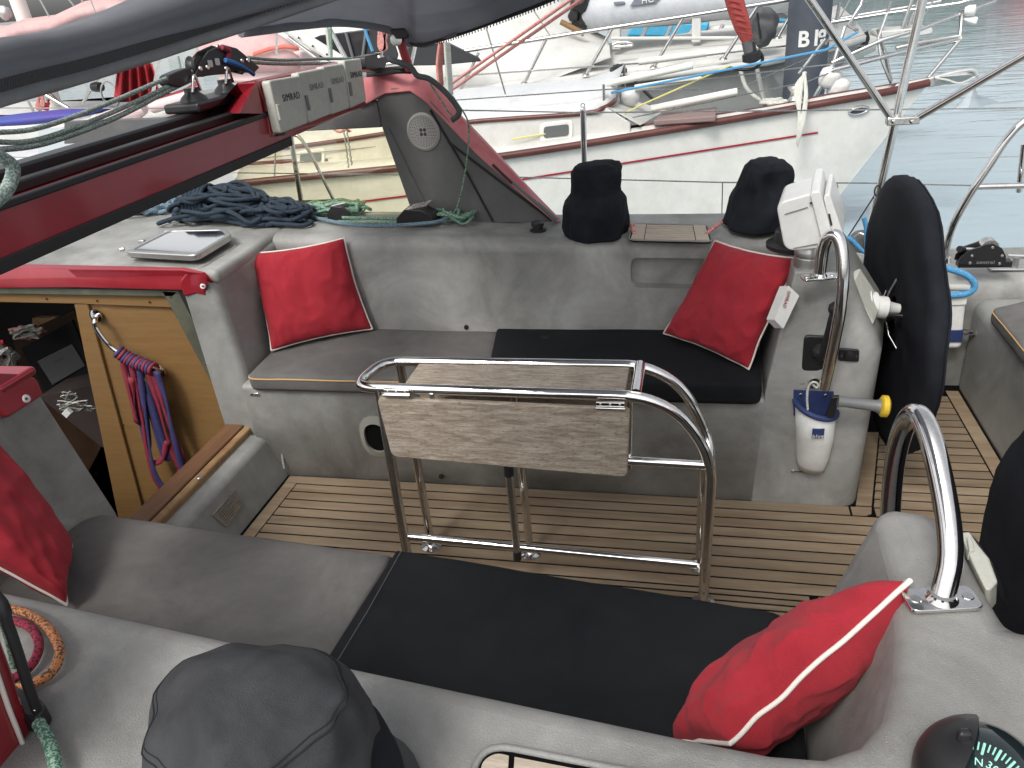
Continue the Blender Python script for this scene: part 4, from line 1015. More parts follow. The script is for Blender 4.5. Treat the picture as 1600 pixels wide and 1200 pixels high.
# far side panel (dark), window opening, red rim
hole = [pn(594, 198), pn(641, 333), pn(60, 333), pn(20, 232), pn(300, 206)]
panel_r = [pn(588, 150), pn(612, 138), pn(644, 138), pn(672, 158), pn(752, 244), pn(870, 346), pn(690, 352), pn(645, 336), pn(596, 197)]
prism('side_panel', panel_r, PN*.03, DARKP, t, .004)
prism('header', [pn(588, 158, -.001), pn(596, 199, -.001), pn(440, 207, -.001), pn(100, 225, -.001), pn(100, 190, -.001), pn(440, 178, -.001)], PN*.03, DARKP, t, .003)
prism('window_frame', [pn(596, 197, .006), pn(607, 200, .006), pn(674, 338, .006), pn(645, 336, .006)], PN*.02, DARKP, t, .003)
prism('sill', [pn(650, 334, -.002), pn(650, 342, -.002), pn(150, 345, -.002), pn(150, 332, -.002)], PN*.03, mat('window_sill_paint', (.38, .38, .26), .5), t, .003)
link('window', mesh([pn(596, 196, -.02), pn(646, 336, -.02), pn(60, 340, -.02), pn(60, 200, -.02)], [(0, 1, 2, 3)]), TINT, t)
link('seal', tubes_me([[pn(672, 172, .003), pn(720, 253, .003), pn(770, 346, .003)], [pn(770, 257, .003), pn(800, 286, .003)], [pn(700, 222, .003), pn(862, 345, .003)]], .005, 6), RUBBER, t)
inn = [(560, 168), (578, 160), (600, 147), (640, 143), (664, 160), (700, 196), (742, 240), (800, 292), (864, 346)]
oth = [(556, 122), (575, 120), (605, 116), (652, 114), (686, 136), (716, 178), (758, 222), (814, 282), (876, 347)]
rs = []
for (a, b), (c, d_) in zip(inn, oth):
    p = pn(a, b, .012); q = atp(c, d_, PP+PN*.05, PN)
    rs.append([p, q, q+V((0, .06, -.02)), p+PN*.06])
link('rim', rings_me([list(r) for r in rs]), mat('sun_faded_red_paint', (.42, .09, .10), .45, 0, (.52, .20, .20), 7), t, bev=.006, seg=2)
# roof lip tracks over the far corner
for k_, dz in enumerate((0, .014)):
    tube('coaming_seal', smoothpath([ax_(575, 118, -.05-.03*k_)+V((0, 0, dz)), aty(620, 112-5*k_, 2.84), aty(642, 112-5*k_, 2.86)], 5), .008, RUBBER, t, 8)
# near leg
lg0, lg1 = [V((-1.12, .57, 1.31)), V((-.92, .545, 1.12)), aty(-22, 935, .52), aty(2, 985, .52), aty(20, 1035, .52), aty(36, 1085, .52), aty(55, 1135, .52), aty(76, 1190, .52), aty(98, 1250, .52)], None
rs = []
for p in lg0: rs.append([p+V((0, 0, 0)), p+V((-.014, -.0, -.012)), p+V((-.014, -.16, -.012)), p+V((0, -.16, 0))])
link('near_leg_face', rings_me([[r[0]+V((-.006, 0, -.006)), r[1]+V((-.05, 0, -.03)), r[2]+V((-.05, 0, -.03)), r[3]] for r in rs]), REDP, t, bev=.004)
tube('near_leg_seal', smoothpath([p+V((.006, .006, .006)) for p in lg0], 4), .0065, RUBBER, t, 10)
tube('near_leg_trim', smoothpath([p+V((-.001, -.022, .001)) for p in lg0], 4), .003, WPIPE, t, 6)
# speaker
t = thing('speaker', 'round cream speaker set in the dark panel of the windscreen side', 'speaker', pn(662, 206))
c = pn(662, 206, .001)
lathe('rim', c, [(.070, 0), (.070, .003), (.064, .006), (.060, .007), (.059, .005), (.02, .006), (.002, .006)], mat('speaker_cream', (.27, .265, .25), .5), t, 36, -PN)
rr_ = PN.cross(V((0, 0, 1))).normalized()
spk = []
for r in (.024, .031, .038, .045, .052):
    n = int(r*520)
    for k in range(n):
        a = 2*math.pi*k/n; spk.append(c-PN*.0068+(rr_*math.cos(a)+V((0, 0, 1))*math.sin(a))*r)
vs, fs = [], []
for p in spk:
    b_ = len(vs); vs += [p+(rr_*math.cos(q)+V((0, 0, 1))*math.sin(q))*.0019 for q in (0, 1.05, 2.1, 3.14, 4.2, 5.25)]; fs.append([b_+i for i in range(6)])
me = bpy.data.meshes.new('g'); me.from_pydata([tuple(v) for v in vs], [], fs); link('grille_hole', me, INK, t)['kind'] = 'stuff'
for k in range(4):
    a = .8+k*math.pi/2; lathe('centre_slot', c-PN*.006+(rr_*math.cos(a)+V((0, 0, 1))*math.sin(a))*.011, [(.007, 0), (.006, .001)], INK, t, 12, -PN)
# displays
dsp = [((421, 126), (470, 118), (482, 192), (439, 209), 'nearest of the four cream displays on the red beam, dark lettering', INK),
       ((466, 114), (507, 106), (518, 178), (484, 192), 'second of the four cream displays from the camera, faint lettering', FINK),
       ((505, 104), (537, 99), (547, 169), (519, 179), 'third of the four cream displays from the camera, faint lettering', FINK),
       ((538, 94), (564, 91), (573, 158), (549, 169), 'farthest of the four cream displays, beside the red arch corner', INK)]
for i, (a, b, c_, d_, lab, ink) in enumerate(dsp):
    q = [atx(*p, XB+.034) for p in (a, b, c_, d_)]
    t = thing('instrument_display', lab, 'display', sum(q, V((0, 0, 0)))/4, 'covered instrument displays on the beam')
    prism('cover', roundpoly(q, .010, 4), (-.028, 0, 0), CREAMP, t, .005, 3)
    u = (q[1]-q[0]).normalized(); v_ = (q[0]-q[3]).normalized()
    cpos = q[0].lerp(q[1], .56).lerp(q[3].lerp(q[2], .56), .34 if i else .38)+V((.0008, 0, 0))
    text('lettering', 'SIMRAD', (.026 if i else .028), cpos, u, V((0, 0, 1)), ink, t)
    m0 = q[0].lerp(q[3], .60)+u*.004+V((-.004, 0, 0))
    prism('tab', [m0+v_*.022, m0+v_*.022+u*.014, m0-v_*.022+u*.014, m0-v_*.022], (.010, 0, 0), GREYP if i else CREAMP, t, .002)
prism_ = prism('display_gasket', [atx(*p, XB+.007) for p in ((417, 124), (426, 124), (446, 211), (434, 213))], (-.003, 0, 0), RUBBER, None, .001); tag(prism_, 'thin black gasket strip along the near side of the displays', 'gasket')

# ---- mainsheet car, block and sheets on the beam
t = thing('traveller_car', 'black mainsheet car riding on the track of the red beam', 'traveller', aty(325, 160, 1.85))
cy = ax_(325, 150, -.15).y
prism('slider', [V((XB-.10, cy-.13, ztp+.036)), V((XB-.21, cy-.13, ztp+.036)), V((XB-.21, cy+.20, ztp+.036)), V((XB-.10, cy+.20, ztp+.036))], (0, 0, .026), BLACK, t, .008, 3)
for dy in (-.07, .10):
    lathe('swivel', (XB-.15, cy+dy, ztp+.06), [(.04, 0), (.032, .012), (.02, .022), (.02, .035)], BLACK, t, 18)
    tube('shackle', smoothpath([V((XB-.135, cy+dy-.02, ztp+.085)), V((XB-.13, cy+dy, ztp+.125)), V((XB-.135, cy+dy+.02, ztp+.085))], 6), .004, CHROME, t, 8)
t = thing('mainsheet_block', 'large black curved block joining the green sheets above the red beam', 'block', aty(340, 100, 1.9))
XK = XB-.15
def kx(px, py, o=0.): return atx(px, py, XK+o)
outline = [(296, 122), (303, 100), (318, 80), (340, 70), (362, 76), (382, 92), (398, 106), (388, 116), (362, 110), (350, 116), (326, 118)]
outer_ = [kx(*p) for p in outline]
def insetp(f, o): c = sum(outer_, V((0, 0, 0)))/len(outer_); return [p.lerp(c, f)+V((o, 0, 0)) for p in outer_]
prism('cheek', [p+V((.018, 0, 0)) for p in outer_], (-.006, 0, 0), BLACK, t, .002)
prism('cheek', [p+V((-.018, 0, 0)) for p in outer_], (-.006, 0, 0), BLACK, t, .002)
for px, py in ((313, 107), (324, 105), (340, 73), (353, 107), (378, 95), (387, 94)):
    lathe('bolt', kx(px, py, .019), [(.007, 0), (.006, .003), (.003, .003)], CHROME, t, 12, V((1, 0, 0)))
for px, py in ((328, 100), (339, 97)): 
    prism('cheek_slot', roundpoly([kx(px-4, py-6, .0195), kx(px+3, py-6, .0195), kx(px+5, py+5, .0195), kx(px-2, py+5, .0195)], .004), (.001, 0, 0), mat('slot_light', (.5, .5, .48), .6), t, 0)
lathe('sheave', kx(306, 104, .0), [(.028, -.014), (.022, -.004), (.022, .004), (.028, .014)], BLACK, t, 22, V((1, 0, 0)))
lathe('sheave', kx(376, 100, .0), [(.026, -.014), (.02, -.004), (.02, .004), (.026, .014)], BLACK, t, 22, V((1, 0, 0)))
tube('strap', smoothpath([kx(346, 74, .022), kx(358, 80, .024), kx(355, 92, .02)], 5), .008, STRAPR, t, 8)
ribbon_ = tube('webbing', smoothpath([kx(352, 94, .03), kx(370, 100, .035), kx(385, 108, .03), kx(396, 116, .02)], 5), .007, mat('blue_webbing', (.03, .16, .42), .7), t, 6)
prism('side_block', roundpoly([kx(262, 118, .01), kx(285, 108, .01), kx(300, 104, .01), kx(300, 125, .01), kx(285, 137, .01), kx(264, 134, .01)], .02), (-.03, 0, 0), BLACK, t, .006)
def sheet(label, px_pts, m_, r=.0055, X=XK, cat='rope', name='mainsheet', group=None, pl=None):
    f = pl or (lambda p: atx(p[0], p[1], X+(p[2] if len(p) > 2 else 0)))
    o = tube(name, smoothpath([f(p) for p in px_pts], 7), r, m_, None, 9); tag(o, label, cat, group); return o
sheet('upper grey green mainsheet part running left from the block', [(-20, 208), (60, 200), (160, 165), (262, 122), (300, 112)], RGREY)
sheet('middle grey green mainsheet part running left from the block', [(-20, 222), (60, 218), (170, 178), (265, 134), (300, 118)], RGREY)
sheet('lower grey green mainsheet part running left from the block', [(-20, 236), (70, 224), (180, 184), (262, 142), (300, 124)], RGREY, .0062)
sheet('upper grey green mainsheet part running right from the block over the displays', [(388, 90), (440, 94), (500, 92), (580, 92), (606, 92)], RGREY)
sheet('lower grey green mainsheet part running right from the block over the displays', [(388, 97), (440, 100), (520, 99), (580, 97), (604, 97)], RGREY)
sheet('dark grey covered rope that curves over the arch corner down to the red rim', [(606, 92), (640, 104), (652, 118), (672, 124), (698, 146), (716, 170), (716, 180), (706, 188)], RBLK, .010, pl=lambda p: aty(p[0], p[1], 2.74))
sheet('thin green cord hanging down across the dark panel to the rope pile', [(707, 150), (728, 182), (733, 205), (730, 245), (724, 285), (716, 318), (708, 335)], RGREEN, .003, pl=lambda p: pn(p[0], p[1], .03))
sheet('thin green cord along the arch rim behind the covered rope', [(672, 130), (690, 158), (702, 176), (712, 186)], RGREEN, .003, pl=lambda p: aty(p[0], p[1], 2.78))
t = thing('turning_block', 'black turning block with ropes at the far end of the red beam', 'block', aty(585, 95, 2.7))
prism('body', roundpoly([atx(px, py, -1.17) for px, py in ((570, 88), (592, 83), (606, 90), (602, 106), (588, 112), (572, 108))], .01), (-.05, 0, 0), BLACK, t, .005)
lathe('sheave', atx(592, 86, -1.17), [(.018, -.008), (.014, 0), (.018, .008)], STEEL, t, 16)
sheet('grey green rope loop at the very left edge below the sheets', [(-20, 236), (6, 248), (20, 262), (16, 285), (4, 305), (-14, 320)], RGREY, .009, X=-.9)
sheet('pale green rope hanging beside the near red leg at the left edge', [(-6, 940), (8, 975), (18, 1010), (24, 1040)], RGREEN, .006, pl=lambda p: aty(p[0], p[1], .56))
sheet('green flecked rope on the coaming beside the near red leg', [(60, 1130), (72, 1150), (82, 1175), (88, 1205), (90, 1240)], RGREEN, .008, pl=lambda p: atz(p[0], p[1], .81))

# ---- ropes piled on the deck before the window
def ropepile(label, cx, cy, w_, h, n, r, m_, seed, z=.82, group=None, twist=0., lift=.10):
    random.seed(seed); t = thing('rope_coil', label, 'rope coil', atz(cx, cy, z), group)
    for j in range(n):
        ox, oy = random.uniform(-.28, .28)*w_, random.uniform(-.15, .15)*h
        a0 = random.uniform(-.2, .2); L_ = w_*random.uniform(.22, .5); Hh = h*random.uniform(.2, .45); lz = random.random()**.8*lift*(1-abs(ox)/w_*1.6)
        pts = []
        for k in range(12):
            a = 2*math.pi*k/12; wob = 1+random.uniform(-.16, .16)
            px = cx+ox+math.cos(a)*L_*wob*math.cos(a0)-math.sin(a)*Hh*math.sin(a0); py = cy+oy+math.sin(a)*Hh*wob
            p = atz(px, py, z+.004); p.z += max(0, lz)+random.uniform(0, .012)
            pts.append(p)
        tube('loop', smoothpath(pts, 5, True), r, m_, t, 8, True)
    return t
RW = V((1, 0, 0))
def coil(label, c, ux, n, r, m_, seed, L_=.2, Wd_=.06, lift=.09, wrap=None, fan=0.):
    """flattened hank of rope: long loops side by side, c centre, ux long axis"""
    random.seed(seed); ux = V(ux).normalized(); uy = V((-ux.y, ux.x, 0)); t = thing('rope_coil', label, 'rope coil', c)
    for j in range(n):
        lay = j/n; pts = []; l = L_*random.uniform(.45, 1.0)*(1-.25*lay); w_ = Wd_*random.uniform(.45, 1.1)*(1-.35*lay); ox = random.uniform(-.45, .45)*(L_-l*.6); oy = random.uniform(-.35, .35)*Wd_; zo = r+lay*lift
        th = random.gauss(0, .22+fan*3); dx = ux*math.cos(th)+uy*math.sin(th); dy = uy*math.cos(th)-ux*math.sin(th)
        for k in range(14):
            a = 2*math.pi*k/14; s = math.cos(a)
            p = V(c)+ux*ox+uy*oy+dx*(l*s)+dy*(w_*math.sin(a)*(1+.35*random.uniform(-1, 1)))
            e_ = min(1, abs((p-V(c)).dot(ux))/L_); p.z = max(c[2]+r*.8, c[2]+zo*(1-.7*e_**2)+random.uniform(-.010, .012))
            pts.append(p)
        tube('loop', smoothpath(pts, 5, True), r, m_, t, 8, True)
    if wrap:
        for j in range(6):
            cc = V(c)+ux*(wrap+j*r*1.9); pts = [cc+uy*math.cos(q)*(Wd_*.75)+V((0, 0, r+lift*.5+math.sin(q)*(lift*.62))) for q in [2*math.pi*k/16 for k in range(16)]]
            tube('turn', pts, r, m_, t, 8, True)
    return t
coil('big dark navy rope hank piled by the window, seen right of the deck hatch', atz(352, 342, .822), (1, -.03, 0), 36, .0085, RNAVY, 11, .27, .10, .12, wrap=-.13, fan=.03)
coil('pale blue rope hank at the left end of the navy rope pile', atz(236, 333, .826), (1, .1, 0), 12, .0095, RBLUE, 5, .15, .07, .07, fan=.06)
coil('navy rope hank drooping at the right end of the navy pile', atz(440, 344, .82), (1, -.2, 0), 16, .0085, RNAVY, 21, .19, .08, .07, fan=.05)
coil('green rope bunch lying before the window, between the clutches and the navy pile', atz(505, 334, .815), (1, -.1, 0), 10, .006, RGREEN, 8, .24, .07, .035, fan=.03)
coil('tangled pale green rope at the foot of the dark panel', atz(712, 338, .80), (1, -.35, 0), 10, .0055, RGREEN, 18, .17, .09, .04, fan=.06)
sheet('pale blue rope running along the deck edge in front of the clutches', [(420, 318), (470, 330), (500, 342), (560, 352), (620, 352), (680, 347), (700, 340)], RBLUE, .0075, pl=lambda p: atz(p[0], p[1], .825))
sheet('green rope lying straight between the two clutches', [(535, 340), (580, 341), (640, 342), (660, 338)], RGREEN, .0065, pl=lambda p: atz(p[0], p[1], .825))
sheet('dark green rope lying behind the straight one between the clutches', [(530, 346), (580, 348), (640, 348), (665, 345)], RGREEN, .006, pl=lambda p: atz(p[0], p[1], .815))
def clutch(label, px, py, n, w_=.1):
    t = thing('rope_clutch', label, 'clutch', atz(px, py, .80)); c = atz(px, py, .815)
    for i in range(n):
        y_ = c.y-.022*i+.02
        prism('body', [V((c.x-w_/2, y_, .815)), V((c.x+w_/2, y_, .815)), V((c.x+w_/2-.005, y_, .845)), V((c.x+w_*.2, y_, .868)), V((c.x-w_*.25, y_, .872)), V((c.x-w_/2, y_, .84))], (0, .018, 0), BLACK, t, .003)
        box('lever', (c.x+.005, y_+.009, .875), (w_*.32, .006, .004), STEEL, t, .002, axes=(V((.98, 0, .18)), V((0, 1, 0)), V((-.18, 0, .98))))
    return t
clutch('single black rope clutch left of centre before the window', 527, 346, 1, .10)
clutch('bank of black rope clutches with metal levers near the dark panel', 655, 345, 4, .15)
# deck hatch
t = thing('deck_hatch', 'aluminium framed deck hatch with a reflecting pane on the roof beside the ropes', 'hatch', atz(280, 380, .83))
hz = .862
hp = roundpoly([atz(px, py, hz) for px, py in ((193, 393), (262, 359), (352, 357), (362, 366), (306, 399))], [.03, .03, .02, .02, .04], 5)
hb = [V((p.x, p.y, .835)) for p in hp]; cH = sum(hp, V((0, 0, 0)))/len(hp)
inn_ = [p.lerp(cH, .13) for p in hp]
link('frame', ringmesh([p for p in hp], [p+V((0, 0, .001)) for p in inn_], (0, 0, -.022)), ALU, t, bev=.004, seg=3)
prism('pane', [p.lerp(cH, .12)+V((0, 0, -.002)) for p in hp], (0, 0, -.008), mat('hatch_acrylic', (.02, .02, .022), .04, coat=1), t, 0)
prism('base', [p.lerp(cH, -.10)+V((0, 0, -.012)) for p in hb], (0, 0, -.02), GREYSM, t, .004)
prism('seal', [p.lerp(cH, .03) for p in hb], (0, 0, .012), RUBBER, t, .002)
for px, py in ((222, 377), (262, 362)): box('hinge', atz(px, py, .855), (.012, .008, .006), ALU, t)
lathe('latch', atz(194, 389, .85), [(.008, 0), (.008, .014)], ALU, t, 12, V((-1, -.4, 0)))

# ================================================================ aft quarter of the own yacht
t = thing('awning_post', 'upright stainless awning post rising behind the far covered wheel', 'post', aty(1375, 300, 3.2))
YP3 = 3.2
pb, pt = aty(1345, 420, YP3), aty(1468, -120, YP3)
tube('tube', [aty(1352, 395, YP3), aty(1442, 0, YP3), aty(1475, -150, YP3)], .0155, CHROME, t, 16)
br = aty(1410, 188, YP3-.03)
box('bracket', br, (.055, .02, .014), STEEL, t, .004)
for px in (1396, 1425): lathe('bolt', aty(px, 190, YP3-.055), [(.008, 0), (.007, .004), (.003, .005)], CHROME, t, 12, V((0, -1, 0)))
for a, b, lab in (((1394, 187), (1235, -45), 'leaning stainless awning strut rising to the left from the post bracket'), ((1427, 188), (1680, 40), 'leaning stainless awning strut rising to the right from the post bracket')):
    o = tube('awning_strut', [aty(*a, YP3-.03), aty(*b, YP3-.1 if a[0] < 1400 else YP3-.2)], .0135, CHROME, None, 14); tag(o, lab, 'strut')
# stern rail
t = thing('stern_rail', 'curved stainless stern rail rising at the right edge of the picture', 'rail', aty(1476, 405, 3.25))
YR = 3.25
tube('hoop', smoothpath([aty(px, py, YR) for px, py in ((1476, 410), (1479, 385), (1490, 350), (1515, 305), (1545, 260), (1575, 215), (1610, 185), (1680, 170))], 8), .014, CHROME, t, 16)
tube('rail', [aty(1520, 292, YR), aty(1700, 287, YR)], .012, CHROME, t, 12)
tube('rail', [aty(1600, 225, YR+.1), aty(1592, 300, YR+.1)], .012, CHROME, t, 12)
lathe('foot', aty(1476, 413, YR), [(.028, 0), (.026, .006), (.018, .03)], CHROME, t, 20)
# guard wires and stanchion
def wire(label, pts, r=.003, m_=STEEL): tag(tube('guard_wire', pts, r, m_, None, 6), label, 'wire')
wire('upper guard wire of our yacht crossing the picture before the white hull', [aty(-300, 168, 3.3), aty(620, 170, 3.3), aty(911, 176, 3.3), aty(1700, 168, 3.3)])
wire('lower guard wire of our yacht running to the stern rail', [aty(-300, 262, 3.3), aty(700, 274, 3.3), aty(1130, 285, 3.3), aty(1350, 286, 3.3), aty(1520, 290, 3.3)])
t = thing('stanchion', 'upright stainless stanchion standing behind the left covered winch', 'stanchion', aty(915, 330, 3.3))
tube('post', [aty(915, 340, 3.3), aty(911, 172, 3.3)], .0125, CHROME, t, 14); lathe('cap', aty(911, 173, 3.3), [(.0125, 0), (.01, .012), (.003, .016)], CHROME, t, 14)
tube('eye', [aty(911, 172, 3.3)+V((math.cos(a)*.008, 0, .018+math.sin(a)*.008)) for a in [2*math.pi*k/12 for k in range(12)]], .002, STEEL, t, 5, True)
t = thing('stanchion', 'stainless stanchion with slanted brace seen through the tinted window', 'stanchion', aty(470, 310, 3.45))
tube('post', [aty(476, 350, 3.45), aty(453, 205, 3.45), aty(448, 150, 3.45)], .012, STEEL, t, 12)
tube('brace', smoothpath([aty(*p, 3.45) for p in ((455, 210), (468, 215), (485, 240), (510, 290), (535, 340))], 6), .008, STEEL, t, 10)
t_ = tube('rigging_line', [aty(1325, 370, 3.2), aty(1375, 292, 3.2)], .003, INK, None, 6); tag(t_, 'thin dark line slanting down beside the awning post', 'line')
t_ = tube('rigging_line', [aty(1129, 284, 3.3), aty(1128, 330, 3.3), aty(1127, 352, 3.3)], .002, INK, None, 6); tag(t_, 'short dark line hanging from the lower guard wire', 'line')
t = thing('snap_hooks', 'pair of small black snap hooks clipped to the awning post', 'hooks', aty(1374, 305, 3.18))
for dx in (0, 8):
    tube('hook', [aty(1371+dx, 298+dx, 3.17)+V((math.cos(a)*.010, 0, math.sin(a)*.02)) for a in [2*math.pi*k/14 for k in range(14)]], .003, BLACK, t, 6, True)
# sheet block with blue rope by the wheel
t = thing('ratchet_block', 'grey ratchet block with bright blue rope behind the far covered wheel', 'block', aty(1345, 375, 3.1))
c = aty(1344, 377, 3.08)
lathe('sheave', c, [(.042, -.014), (.034, -.005), (.034, .005), (.042, .014)], GREYP, t, 26, V((-.3, -1, .1)))
lathe('side_plate', c+V((0, -.016, 0)), [(.04, 0), (.036, .003), (.010, .003)], STEEL, t, 6, V((-.3, -1, .1)))
prism('fairlead', roundpoly([aty(px, py, 3.1) for px, py in ((1300, 375), (1335, 378), (1338, 390), (1300, 390))], .01), (0, .04, 0), BLACK, t, .004)
tube('rope', smoothpath([aty(px, py, 3.06) for px, py in ((1300, 374), (1325, 372), (1340, 385), (1352, 392), (1354, 360), (1350, 340))], 6), .009, RSKY, t, 8)
# jammer with grip on the aft deck
t = thing('line_clutch', 'black spinlock style rope clutch box with handle on the right aft deck'.replace('spinlock style ', ''), 'clutch', aty(1535, 415, 3.05))
YJ = 3.02
jp_ = [aty(px, py, YJ) for px, py in ((1497, 413), (1499, 405), (1512, 392), (1530, 386), (1540, 382), (1552, 381), (1566, 388), (1572, 400), (1572, 416))]
prism('side_plate', jp_, (0, .006, 0), BLACK, t, .001); prism('side_plate', [p+V((0, .05, 0)) for p in jp_], (0, .006, 0), BLACK, t, .001)
lathe('drum', aty(1547, 388, YJ+.006), [(.030, 0), (.030, .044)], STEEL, t, 22, V((0, 1, 0)))
tube('handle', [aty(1503, 389, YJ+.03), aty(1540, 391, YJ+.03)], .008, STEEL, t, 10); tube('grip', [aty(1499, 389, YJ+.01), aty(1511, 391, YJ+.05)], .012, RUBBER, t, 12)
box('base', aty(1537, 411, YJ+.03), (.09, .02, .012), BLACK, t)
for px, py in ((1519, 400), (1551, 387), (1566, 400), (1516, 411), (1562, 412)): lathe('bolt', aty(px, py, YJ-.001), [(.006, 0), (.004, .003)], CHROME, t, 10, V((0, -1, 0)))
text('lettering', 'control', .018, aty(1540, 410, YJ-.002), V((1, 0, -.02)), V((0, 0, 1)), FINK, t)
t = thing('mooring_cleat', 'alloy mooring cleat on the right aft deck beside the black clutch', 'cleat', aty(1590, 410, 3.2))
tube('horns', smoothpath([aty(px, py, 3.15) for px, py in ((1574, 399), (1590, 400), (1612, 401), (1640, 404))], 5), .010, ALU, t, 12)
tube('leg', [aty(1588, 402, 3.15), aty(1585, 417, 3.15)], .012, ALU, t, 12); tube('leg', [aty(1625, 402, 3.15), aty(1628, 417, 3.15)], .012, ALU, t, 12); box('foot', aty(1600, 419, 3.15), (.12, .02, .005), ALU, t)
# lifebuoy bag: white with navy band, on the coaming side behind the wheel
t = thing('buoy_bag', 'white bag with a navy band hanging on the coaming behind the far wheel', 'bag', aty(1490, 500, 2.98))
YG = 2.97
prism('bag', roundpoly([aty(px, py, YG) for px, py in ((1440, 466), (1511, 462), (1503, 545), (1440, 547))], .02), (0, .06, 0), WHITEP, t, .015, 4)
prism('band', [aty(px, py, YG-.004) for px, py in ((1440, 517), (1506, 516), (1503, 535), (1440, 536))], (0, .01, 0), NAVY, t, .002)
prism('flap', roundpoly([aty(px, py, YG-.006) for px, py in ((1440, 462), (1512, 461), (1510, 477), (1440, 479))], .005), (0, .01, 0), WHITEP, t, .003)
tube('roller', [aty(1440, 448, YG), aty(1514, 449, YG)], .014, mat('grey_white_roll', (.45, .45, .43), .6), t, 14)
tube('cord', [aty(1476, 545, YG), aty(1476, 583, YG), aty(1460, 584, YG)], .002, INK, t, 5); lathe('cord_eye', aty(1472, 583, YG), [(.009, 0), (.007, .005)], CREAMP, t, 12, V((0, -1, 0)))
tag(tube('mooring_rope', smoothpath([aty(px, py, 2.96) for px, py in ((1460, 415), (1485, 421), (1510, 430), (1523, 445), (1515, 457), (1495, 461), (1480, 461))], 6), .012, RSKY, None, 10), 'bright blue rope curling over the white bag behind the wheel', 'rope')
tag(tube('peg', [aty(1500, 519, 3.02), aty(1524, 519, 2.96)], .012, STEEL, None, 12), 'small metal peg on the coaming wall right of the white bag', 'fitting')
# helm seat cushion
cushion('helm_cushion', roundpoly([atz(1548, 482, .43), atz(1600, 470, .43), V((2.0, 3.0, 0)), V((2.0, 1.9, 0)), V((1.10, 2.0, 0)), atz(1600, 545, .43)], [.03, 0, 0, 0, 0, 0], 4), .385, .43, GCUSH, 'grey helm seat cushion with tan piping at the right edge of the picture', OPIPE, .0025)

# ---- awnings
t = thing('awning', 'charcoal canvas awning with zipped edge hanging over the cockpit at the top', 'awning', (-.8, 1.2, 1.55))
def gridsurf(rows, m_, parent, name='panel', sub=0):
    n = len(rows[0]); vs = [p for r in rows for p in r]
    fs = [[i*n+k, i*n+k+1, (i+1)*n+k+1, (i+1)*n+k] for i in range(len(rows)-1) for k in range(n-1)]
    me = bpy.data.meshes.new('g'); me.from_pydata([tuple(v) for v in vs], [], fs); me.update()
    o = link(name, me, m_, parent, smooth=180); md = o.modifiers.new('s', 'SOLIDIFY'); md.thickness = .003; md.offset = 0; return o
# near roll: front bow of the awning, close to the camera
XA = -.78
up1 = [(-140, 95), (0, 62), (90, 50), (180, 22), (260, -8), (360, -45), (520, -100)]
lo1 = [(-140, 178), (0, 138), (100, 112), (200, 84), (300, 54), (400, 24), (560, -26)]
upc = smoothpath([atx(px, py, XA+.02) for px, py in up1], 5); loc_ = smoothpath([atx(px, py, XA-.02) for px, py in lo1], 5)
rws = []
for a, b in zip(upc, loc_):
    r = []; n_ = (a-b); ln = n_.length; fw = V((1, 0, 0))
    for f, o in ((0, -.035), (0, 0), (.12, .022), (.35, .034), (.5, .024), (.62, .036), (.85, .03), (1, 0), (1, -.04)):
        r.append(b+n_*f+fw*o*(ln/.09))
    rws.append(r)
gridsurf(rws, CANVAS, t, 'rolled_edge')
tube('bow_tube', [p.lerp(q, .12)+V((-.028, 0, 0)) for p, q in zip(loc_, upc)], .012, STEEL, t, 12)
lo2 = [p+(q-p)*.16+V((.033, 0, 0)) for p, q in zip(loc_, upc)]
zs = []
P_ = smoothpath(lo2, 6)
for i in range(0, len(P_)-1):
    d = (P_[i+1]-P_[i]).normalized(); zs.append([P_[i]-d*.0018+V((.004, 0, -.006)), P_[i]+d*.0018+V((.004, 0, .006))])
zo = link('zip', tubes_me(zs, .0022, 5), BLACK, t); zo['kind'] = 'stuff'
# hanging grey hem below the zip
hem = [[p+V((.01, 0, .004)), p+V((.012, 0, -.012+.002*math.sin(i))), p+V((.004, 0, -.018))] for i, p in enumerate(loc_)]
gridsurf(hem, mat('pale_hem_canvas', (.22, .225, .235), .7, 0, (.30, .30, .31), 8), t, 'hem')
# roof
rows = []
for i in range(11):
    u = i/10; x = -.72+u*.62; r = []
    for k in range(17):
        v = k/16; y = .25+v*2.85
        z = 1.98+.10*math.sin(math.pi*v)+.03*math.sin(u*9)*math.sin(math.pi*v)-.30*(1-u)**1.5 - .35*max(0, abs(v-.5)*2-.75)**1.0*4*.25
        r.append(V((x, y, max(z, 1.62))))
    rows.append(r)
gridsurf(rows, CANVAS, t, 'roof')
# far forward panel, seen from inside with its ribs
t2 = thing('spray_hood', 'ribbed charcoal canvas panel with zipped edge running to the red arch corner', 'spray hood', (-1.15, 2.4, 1.5))
XH = -1.18
bot_ = smoothpath([atx(px, py, XH+.03*i) for i, (px, py) in enumerate(((380, 48), (430, 42), (480, 36), (540, 33), (600, 42), (630, 55), (642, 66)))], 5)
edge_ = smoothpath([aty(px, py, 2.75-.05*i) for i, (px, py) in enumerate(((642, 66), (668, 67), (720, 52), (790, 27), (860, 0), (960, -45)))], 5)
far_e = aty(960, -45, 2.5)
rws = []
n1 = len(bot_)
tops = smoothpath([atx(330, -40, -.85), atx(480, -70, -.70), atx(600, -90, -.6), aty(760, -100, 2.2), aty(960, -60, 2.45)], 8)
def samp(c, u): f = u*(len(c)-1); i = min(int(f), len(c)-2); return c[i].lerp(c[i+1], f-i)
full = bot_+edge_[1:]
NR = 60
